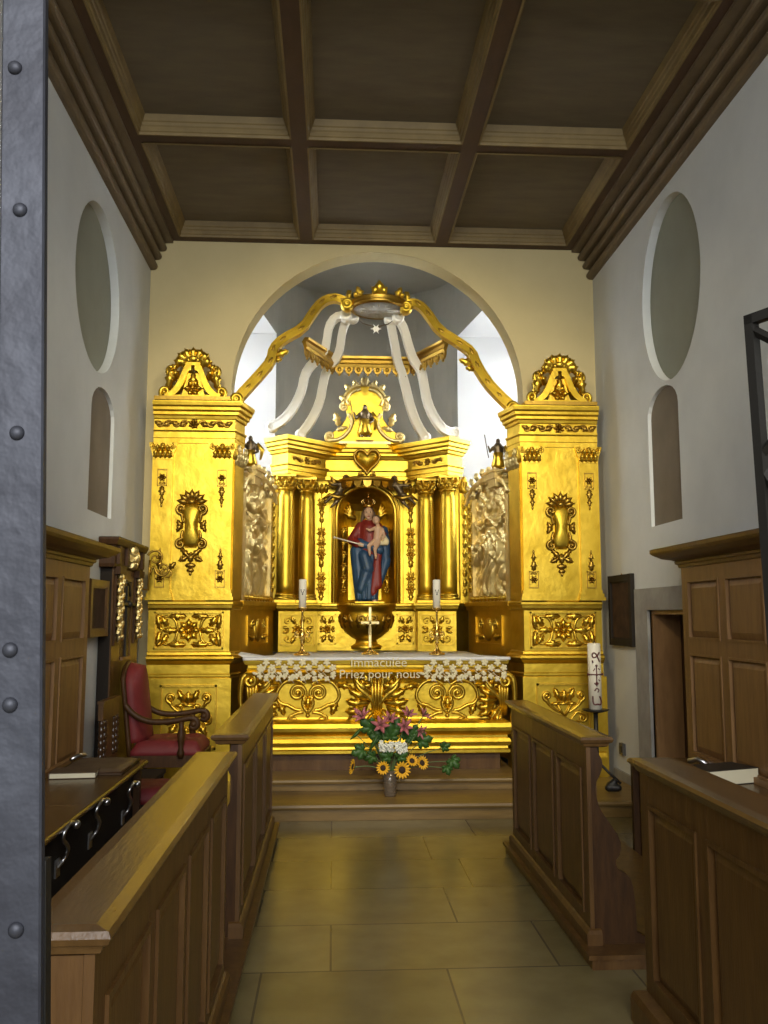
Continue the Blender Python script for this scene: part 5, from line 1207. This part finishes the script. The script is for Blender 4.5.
b = MB(); b.tube([(-1.23, 5.37, .685), (-1.23, 5.87, .685), (-1.61, 5.87, .685), (-1.61, 5.37, .685), (-1.23, 5.37, .685)], .006, 6); obj('piping', b, 'wood_dark', r)
def book(c, L, W_, T, ang, label, cov='book'):
    r = thing('book', c, label, 'book'); f2 = Fr(c, (cos(ang), sin(ang), 0), (-sin(ang), cos(ang), 0), (0, 0, 1))
    b = MB(); b.box(f2, -W_ / 2 + .006, W_ / 2 - .004, -L / 2 + .004, L / 2 - .004, .003, T - .003); obj('pages', b, 'paper', r)
    b = MB(); b.box(f2, -W_ / 2, W_ / 2, -L / 2, L / 2, 0, .003); b.box(f2, -W_ / 2, W_ / 2, -L / 2, L / 2, T - .003, T); b.box(f2, -W_ / 2, -W_ / 2 + .006, -L / 2, L / 2, .002, T - .002); obj('cover', b, cov, r)
    return r
c = PZ(71, 775, .672); book((c.x + .03, c.y - .02, .672), .20, .26, .032, .1, 'thin brown book lying on the left bench ledge before the cushion', 'cover')
# right stall ledge
r = thing('stall_bench', (2.25, 4.0, 0), 'dark wooden bench ledge along the right panelling, black book on it', 'bench')
b = MB(); b.box(WORLD, 2.02, 2.475, 1.6, 6.05, .60, .63); b.tube([(2.02, 1.6, .615), (2.02, 6.05, .615)], .015, 8); obj('seat_board', b, 'wood_h', r)
b = MB(); b.box(WORLD, 2.06, 2.09, 1.6, 6.0, 0, .60); obj('front_board', b, 'wood_dark', r)
b = MB(); b.box(WORLD, 2.445, 2.475, 1.6, 6.02, .63, .665); obj('back_rail', b, 'wood_light', r)
b = MB(); b.box(WORLD, 2.02, 2.475, 5.98, 6.02, 0, .6); obj('bench_end', b, 'wood_dark', r)
b = MB(); b.tube([(2.44, 5.75, .635), (2.40, 5.80, .66), (2.36, 5.86, .64)], .016, 8); obj('hinge', b, 'steel', r)
c = PZ(722, 783, .632); book((c.x + .02, c.y + .05, .632), .36, .22, .085, -1.25, 'thick black book with pale page edges on the right bench ledge')

# ================================================================== CARVED CUPBOARD (left wall)
fr = Fr((-1.72, 0, 0), (0, 1, 0), (0, 0, 1), (1, 0, 0))
r = thing('carved_cupboard', (-1.77, 7.46, Z1), 'dark carved cupboard with gilded garlands on the left wall behind the armchair', 'cupboard')
b = MB(); b.box(fr, 7.019, 7.951, Z1, 2.02, -.10, -.011); obj('carcass', b, 'wood_black', r)
b = MB(); b.box(fr, 7.02, 7.30, Z1, 1.98, -.012, 0); b.box(fr, 7.67, 7.95, Z1, 1.98, -.012, 0); b.box(fr, 7.3, 7.67, Z1, 1.24, -.012, 0); b.box(fr, 7.3, 7.67, 1.88, 1.98, -.012, 0); obj('front_frame', b, 'wood', r)
b = MB(); b.sweep([(-1.82, 6.98), (-1.72, 6.98), (-1.72, 7.99), (-1.82, 7.99)], [(0, 1.97), (.015, 1.975), (.02, 2.0), (.02, 2.14), (.04, 2.15), (.05, 2.175), (.055, 2.19), (.055, 2.205), (-.02, 2.21)], side=1)
b.add([(-1.82, 6.93, 2.208), (-1.665, 6.93, 2.208), (-1.665, 8.04, 2.208), (-1.82, 8.04, 2.208)], [(0, 1, 2, 3)])
for y in (7.06, 7.33, 7.66, 7.9): b.box(fr, y - .03, y + .03, 2.0, 2.14, .02, .045)
obj('cornice', b, 'wood_dark', r)
b = MB(); f2 = Fr(fr(7.5, 2.075, .02), fr.U, fr.V, fr.W); b.ell(f2, (0, 0, 0), (.1, .07, .05), 14, 8); b.rosette(f2, 0, 0, .1, 9, .05); b.ell(f2, (0, 0, .05), (.04, .045, .03)); obj('carved_mask', b, 'gold_pale', r)
for y in (7.14, 7.82):
    b = MB(); b.box(fr, y - .1, y + .1, 1.92, 1.98, 0, .05); b.box(fr, y - .075, y + .075, 1.36, 1.92, 0, .015); obj('pilaster', b, 'wood_dark', r)
    b = MB(); f2 = Fr(fr(y, 0, .015), fr.U, fr.V, fr.W)
    for k in range(9):
        v = 1.90 - .055 * k; s_ = .042 - .002 * k; b.ell(f2, (.016 * sin(k * 2), v, .015), (s_, .03, .028), 9, 6)
        b.leaf(f2, .0, v, -PI / 2 + .7 * (-1) ** k, .08, .05, .035); b.ell(f2, (.03 * (-1) ** k, v - .03, .03), .02, 7, 5)
    b.tube([f2(0, 1.45, .02), f2(0, 1.38, .01)], [.02, .004], 6); obj('gilded_garland', b, 'gold_pale', r)
b = MB(); b.prism(fr, archpoly(7.34, 7.63, 1.25, 1.90, .14), -.011, -.004); d_ = obj('door', b, 'wood_dark', r)
b = MB(); b.tube([fr(p[0], p[1], .0) for p in archpoly(7.36, 7.61, 1.30, 1.88, .125, 8)[2:]], .012, 6); b.box(fr, 7.47, 7.50, 1.26, 1.84, -.004, .012); b.box(fr, 7.22, 7.76, 1.68, 1.70, 0, .03); b.ell(fr, (7.485, 1.69, .025), .03, 8, 6); obj('iron_strap', b, 'iron_black', d_)
b = MB(); b.box(fr, 7.33, 7.64, 1.235, 1.26, 0, .02); obj('sill', b, 'wood_light', r)
# scrolled gilt wall bracket
c = P(146, 588, 7.99); r = thing('scroll_bracket', (XL + .002, 8.03, 1.85), 'gilded scrolled iron bracket projecting from left wall before the pier', 'bracket')
b = MB(); YK_ = 8.03; f2 = Fr((0, YK_, 0), (1, 0, 0), (0, 0, 1), (0, -1, 0))
def q2(px, py): p = P(px, py, YK_); return (p.x, p.z)
a = q2(148, 590); b.tube([f2(XL + .01, a[1] + .05), f2(XL + .06, a[1] + .02), f2(a[0], a[1])] + [f2(*q2(x, y)) for x, y in ((149, 572), (150, 560))], .010, 7)
b.scroll(f2, q2(156, 558), .075, PI * .9, 1.4, .012, 0, -1); b.scroll(f2, q2(163, 569), .07, PI, 1.5, .012, 0, 1, tail=[q2(150, 575), q2(153, 566)]); b.scroll(f2, q2(167, 574), .055, PI, 1.3, .010, 0, -1)
b.leaf(f2, *q2(168, 570), .8, .1, .05, .02, th=.006); b.box(f2, XL + .003, XL + .02, a[1] - .02, a[1] + .14, -.03, .03); obj('scrollwork', b, 'gold_dark', r)

# ================================================================== CHAIRS
# red armchair, facing the aisle
cx0, cy0, z0 = -1.32, 7.40, Z1
r = thing('armchair', (cx0, cy0, z0), 'red velvet armchair with curved dark wood arms before the left gilded pier', 'armchair')
sx0, sx1, sy0, sy1 = -1.56, -1.04, 7.14, 7.66
b = MB(); cush(b, (sx0 + sx1) / 2, (sy0 + sy1) / 2, .50, .27, .27, .12); obj('seat', b, 'red', r)
b = MB()
for y in (sy0, sy1): b.box(WORLD, sx0, sx1, y - .02, y + .02, .42, .51)
for x in (sx0, sx1): b.box(WORLD, x - .02, x + .02, sy0, sy1, .42, .51)
b.box(WORLD, sx0, sx1, sy0, sy1, .47, .50); obj('seat_frame', b, 'wood_dark', r)
b = MB(); n = 16; rings = []
fb = Fr((-1.57, 7.40, .60), (0, 1, 0), (-.12, 0, 1), (1, 0, .12))
prof = []
for i in range(n + 1):
    t = i / n; v = .62 * t; hw = .25 * (1 if t < .62 else math.sqrt(max(0, 1 - ((t - .62) / .38) ** 2)) * .999 + .001); rings.append((v, hw))
vs = []
for v, hw in rings:
    for u, w_ in ((-1, .01), (-.92, .06), (-.5, .10), (0, .11), (.5, .10), (.92, .06), (1, .01), (.9, -.03), (0, -.04), (-.9, -.03)): vs.append(fb(u * hw, v, w_ * min(1, hw / .12)))
b.add(vs, [(i * 10 + j, i * 10 + (j + 1) % 10, (i + 1) * 10 + (j + 1) % 10, (i + 1) * 10 + j) for i in range(n) for j in range(10)] + [tuple(range(10))], True); obj('backrest', b, 'red', r)
b = MB(); b.tube([fb(-.25, -.16, -.02)] + [fb(-.25 if hw > .2 else -hw - .015, v, -.02) for v, hw in rings] + [fb(hw + .015 if hw < .2 else .25, v, -.02) for v, hw in rings[::-1]] + [fb(.25, -.16, -.02)], .02, 8); obj('back_frame', b, 'wood_dark', r)
for y in (sy0 - .02, sy1 + .02):
    b = MB(); pts = [(-1.62, y, .90), (-1.56, y, .83), (-1.46, y, .775), (-1.34, y, .765), (-1.2, y, .78), (-1.12, y, .80), (-1.065, y, .79), (-1.05, y, .745), (-1.08, y, .715), (-1.11, y, .735)]
    b.tube([Vector(p) for p in smooth2(pts, 2)], .024, 9); b.ell(WORLD, (-1.085, y, .75), (.032, .032, .032)); obj('armrest', b, 'wood_dark', r)
    b = MB(); b.lathe(Fr((-1.18, y, 0), (1, 0, 0), (0, 0, 1), (0, -1, 0)), [(.022, .49), (.03, .53), (.018, .57), (.026, .62), (.032, .67), (.018, .72), (.022, .77)], 12); obj('arm_support', b, 'wood_dark', r)
for x, y in ((sx0, sy0), (sx1, sy0), (sx0, sy1), (sx1, sy1)):
    b = MB(); b.lathe(Fr((x, y, 0), (1, 0, 0), (0, 0, 1), (0, -1, 0)), [(.02, z0), (.03, z0 + .02), (.02, z0 + .05), (.028, z0 + .12), (.018, z0 + .2), (.03, z0 + .27), (.028, .44)], 12); obj('leg', b, 'wood_dark', r)
# red stool, in front on the floor
r = thing('stool', (-1.30, 6.17, 0), 'low red upholstered stool in front of the armchair', 'stool')
b = MB(); cush(b, -1.30, 6.17, .38, .24, .22, .10); obj('seat', b, 'red', r)
b = MB(); b.box(WORLD, -1.52, -1.08, 5.97, 6.37, .33, .38); obj('seat_frame', b, 'wood_black', r)
for x, y in ((-1.50, 5.99), (-1.10, 5.99), (-1.50, 6.35), (-1.10, 6.35)):
    b = MB(); b.lathe(Fr((x, y, 0), (1, 0, 0), (0, 0, 1), (0, -1, 0)), [(.018, 0), (.026, .02), (.016, .08), (.026, .2), (.02, .33)], 10); obj('leg', b, 'wood_black', r)
# wooden chair with turned posts beside the panelling
r = thing('wooden_chair', (-1.5, 6.66, 0), 'wooden chair with turned spindle back between left panelling and armchair', 'chair')
fc = Fr((-1.63, 6.66, 0), (0, 1, 0), (0, 0, 1), (1, 0, 0))
b = MB(); b.box(fc, -.24, .24, .86, .98, -.015, .02); b.box(fc, -.25, .25, .975, .995, -.02, .03); obj('top_rail', b, 'wood', r)
b = MB(); b.box(fc, -.24, .24, .52, .58, -.012, .015); obj('back_rail', b, 'wood', r)
b = MB(); b.box(fc, -.1, .1, .58, .86, -.008, .008); obj('splat', b, 'wood', r)
for u in (-.215, -.13, .13, .215):
    b = MB(); prof = []
    for k in range(25): prof.append((.016 + .007 * abs(sin(k * PI / 4)), .58 + .28 * k / 24))
    b.lathe(Fr(fc(u, 0, .004), fc.U, fc.V, fc.W), prof, 10); obj('spindle', b, mat('polished_spindle_wood', (.06, .03, .014), .18) if u < -.2 else bpy.data.materials['polished_spindle_wood'], r)
b = MB(); b.box(WORLD, -1.62, -1.25, 6.42, 6.90, .42, .45); obj('seat', b, 'wood_black', r)
for x, y in ((-1.6, 6.45), (-1.28, 6.45), (-1.6, 6.87), (-1.28, 6.87)):
    b = MB(); b.box(WORLD, x - .02, x + .02, y - .02, y + .02, 0, .42 if x > -1.5 else .52); obj('leg', b, 'wood_dark', r)

# ================================================================== PEWS
PLT = .07
def pew(face, n, y0, y1, zt, npan, label, capw=.14, endprof=None, zb=0., wood='wood'):
    """face: plane towards the aisle, n: direction to the aisle"""
    fr = Fr((face, 0, 0), (0, 1, 0), (0, 0, 1), (n, 0, 0)); r = thing('pew_front', (face - n * .05, (y0 + y1) / 2, zb), label, 'pew front', 'panelled pew fronts along the aisle')
    b = MB(); b.box(fr, y0 + .046, y1 - .046, zb, zt - .052, -.06, -.02)
    st_ = .09; pw = (y1 - y0 - st_ * (npan + 1)) / npan; ys = []
    for k in range(npan + 1):
        a = y0 + k * (pw + st_); b.box(fr, a, a + st_, zb + .002, zt - .051, -.0205, 0)
        if k < npan: ys.append((a + st_, a + st_ + pw))
    for z0_, z1_ in ((zb + .003, .19), (zt - .16, zt - .0515)): b.box(fr, y0 + .002, y1 - .002, z0_, z1_, -.02, -.0008)
    obj('frame', b, wood, r)
    for a, c_ in ys:
        b = MB(); z0_, z1_ = .19, zt - .16; b.rpanel(fr, a + .012, c_ - .012, z0_ + .012, z1_ - .012, -.019, -.004, .04)
        for q in ((a - .001, c_ + .001, z1_ - .016, z1_ + .001), (a - .001, c_ + .001, z0_ - .001, z0_ + .016), (a - .0015, a + .0165, z0_ - .0015, z1_ + .0015), (c_ - .0165, c_ + .0015, z0_ - .0015, z1_ + .0015)): b.box(fr, *q, -.02, .008 if q[1] - q[0] > .03 else .0085)
        obj('raised_panel', b, wood, r)
    b = MB(); prof = [(0, zt - .05), (.012, zt - .045), (.018, zt - .03), (.03, zt - .025), (.036, zt - .012), (.03, zt), (.0, zt + .004)]
    e = capw - .03; xa, xb = face, face - n * e
    b.sweep([(xa, y0), (xa, y1), (xb, y1), (xb, y0)], prof, side=1 if n > 0 else -1, closed=True)
    b.add([(xa, y0, zt + .004), (xa, y1, zt + .004), (xb, y1, zt + .004), (xb, y0, zt + .004)], [(0, 1, 2, 3)]); b.add([(xa, y0, zt - .05), (xa, y1, zt - .05), (xb, y1, zt - .05), (xb, y0, zt - .05)], [(0, 1, 2, 3)])
    obj('cap_rail', b, 'wood_h', r)
    b = MB(); b.sweep([(face - n * .05, y0), (face, y0), (face, y1), (face - n * .05, y1)], [(0, 0), (.05, 0), (.05, .09), (.04, .115), (.015, .125), (0, .13)] if zb == 0 else [(0, zb), (.022, zb), (.022, zb + .05), (.01, zb + .065), (0, zb + .07)], side=1 if n > 0 else -1); obj('base_moulding', b, wood, r)
    for yy, nm in ((y0, 'end_panel'), (y1 - .045, 'end_panel')):
        b = MB(); fe = Fr((face - n * .021, yy, 0), (-n, 0, 0), (0, 0, 1), (0, 1, 0)); pr_ = endprof or [(0, 0), (.075, 0), (.075, zt - .052), (0, zt - .052)]
        b.prism(fe, [(x_, max(zb, y_)) for x_, y_ in pr_], 0, .045); obj(nm, b, 'wood_dark' if endprof else wood, r)
    return r
scr = [(0, 0), (.24, 0), (.24, .10), (.20, .12)] + smooth2([(.20, .12), (.195, .30), (.17, .38), (.12, .40), (.105, .44), (.135, .48), (.135, .54), (.09, .61), (.04, .68), (.022, .74), (.02, .80), (.05, .85), (.06, .90), (.04, .94), (.03, .968)], 1)[1:] + [(0, .968)]
for x0, x1, y0, y1, lab in ((-1.16, -.385, 1.5, 6.80, 'low wooden floor platform under the left pew fronts'), (1.165, 1.98, 4.12, 6.16, 'low wooden floor platform under the far right pew front')):
    b = MB(); b.box(WORLD, x0 + .02 * (x0 > 0), x1 - .02 * (x0 < 0), y0 + .02, y1, 0, PLT - .02); b.box(WORLD, x0, x1, y0, y1, PLT - .02, PLT)
    tag(obj('floor_platform', b, 'wood', loc=((x0 + x1) / 2, (y0 + y1) / 2, 0)), lab, 'platform')
pew(-.44, 1, 1.76, 3.86, 1.02, 4, 'near left pew front beside the camera, broad golden lit cap', .135, None, PLT)
pew(-.44, 1, 4.45, 6.70, 1.02, 3, 'far left pew front reaching toward the altar step', .145, scr, PLT)
pew(1.215, -1, 4.26, 6.05, 1.02, 3, 'far right pew front with scroll-cut end panel', .12, scr, PLT)
pew(1.245, -1, 1.86, 3.60, 1.02, 3, 'near right pew front below the black book ledge, nearest on the right', .15)

# ================================================================== IRON GATES
r = thing('iron_gate', (-.40, .93, 0), 'grey riveted iron gate leaf standing close at the left before the near pew', 'gate')
t = P(45, 0, .93); bt = P(40, 1024, .93); mid = (t + bt) / 2; dv = (t - bt).normalized()
g = Fr(mid, (dv.z, 0, -dv.x), dv, (0, -1, 0)); g.o = mid
b = MB(); b.prism(g, [(0, -1.12), (0, .9), (-.047, .9), (-.047, -1.12)], -.012, .0, .002); st_ = obj('stile', b, 'iron', r)
b = MB()
for px, py in ((15, 68), (20, 210), (17, 433), (10, 650), (10, 705), (16, 930)):
    b = MB(); p = P(px, py, .93); d = p - mid; b.ell(g, (d.dot(g.U), d.dot(g.V), 0), (.008, .008, .006), 12, 8); obj('rivet', b, 'iron', st_)
for v in (-1.1, -.3, .12, .8):
    b = MB(); b.box(g, -.7, -.04, v, v + .03, -.022, -.013); obj('rail', b, 'iron', r)
for k in range(5):
    b = MB(); b.tube([g(-.17 - .12 * k, -1.15, -.018), g(-.17 - .12 * k, .95, -.018)], .008, 4); obj('bar', b, 'iron', r)
b = MB(); b.box(g, -.010, .001, -1.1, -.39, -.03, -.013); obj('latch_strip', b, 'iron_black', r)
# right gate leaf, swung open
a = P(751, 320, 1.7); r = thing('iron_gate', (a.x, a.y, 0), 'black iron gate leaf with crossed bars at the right edge', 'gate')
bt = P(770, 575, 1.7); dv = (a - bt).normalized(); dirn = Vector((.42, -.9, 0)).normalized()
g = Fr(a, dirn, dv, dirn.cross(dv)); b = MB(); b.box(g, -.010, .010, -2.2, .010, -.010, .010); obj('stile', b, 'iron_black', r)
b = MB(); b.box(g, -.010, .7, -.010, .010, -.010, .010); obj('top_rail', b, 'iron_black', r)
for v0, v1 in ((-.02, -.28), (-.28, -.02), (-.31, -.9), (-.9, -.31)):
    b = MB(); b.tube([g(0, v0, 0), g(.34, v1, 0)], .010, 4); obj('cross_bar', b, 'iron_black', r)
b = MB(); b.box(g, .335, .355, -2.2, 0, -.010, .010); obj('stile', b, 'iron_black', r)

# ================================================================== LIGHT
sc = bpy.context.scene
wd = bpy.data.worlds.new('World'); sc.world = wd; wd.use_nodes = True
bg = wd.node_tree.nodes['Background']; bg.inputs[0].default_value = (.93, .97, 1.0, 1); bg.inputs[1].default_value = .5
def area(name, loc, tgt, sx, sy, e, col):
    l = bpy.data.lights.new(name, 'AREA'); l.shape = 'RECTANGLE'; l.size = sx; l.size_y = sy; l.energy = e; l.color = col
    o = bpy.data.objects.new(name, l); COL.objects.link(o); o.location = loc; d = Vector(tgt) - Vector(loc); o.rotation_euler = d.to_track_quat('-Z', 'Y').to_euler(); return o
def spot(name, loc, tgt, e, col, ang=60, r=.08, blend=.6):
    l = bpy.data.lights.new(name, 'SPOT'); l.energy = e; l.color = col; l.spot_size = math.radians(ang); l.spot_blend = blend; l.shadow_soft_size = r
    o = bpy.data.objects.new(name, l); COL.objects.link(o); o.location = loc; d = Vector(tgt) - Vector(loc); o.rotation_euler = d.to_track_quat('-Z', 'Y').to_euler(); return o
area('nave_fill', (.4, -4.5, 4.2), (.4, 5, 2.6), 5, 4, 620, (.98, .985, .985))  # unseen area light added behind the camera, standing in for nave windows
for s in (-1, 1): area('apse_daylight', (XC + s * 2.45, 10.0, 3.85), (XC - s * .3, 9.8, 3.2), 1.75, 2.1, 185, (.94, .97, 1))
for x in (-1.0, 1.85): spot('ceiling_spotlight', (x, 2.6, 4.9), (XC, 8.6, 2.2), 370, (1, .87, .58), 60, .10)

# ------------------------------------------------------------------ camera
cam = bpy.data.cameras.new('Camera'); co = bpy.data.objects.new('Camera', cam); COL.objects.link(co)
co.location = (0, 0, H); co.rotation_euler = FW.to_track_quat('-Z', 'Y').to_euler()
cam.sensor_fit = 'VERTICAL'; cam.sensor_height = 24; cam.lens = F * 24 / 1024; cam.clip_start = .05
sc.camera = co
sc.view_settings.view_transform = 'Standard'; sc.view_settings.look = 'None'; sc.view_settings.gamma = 1; sc.view_settings.use_curve_mapping = False
sc.view_settings.exposure = 0
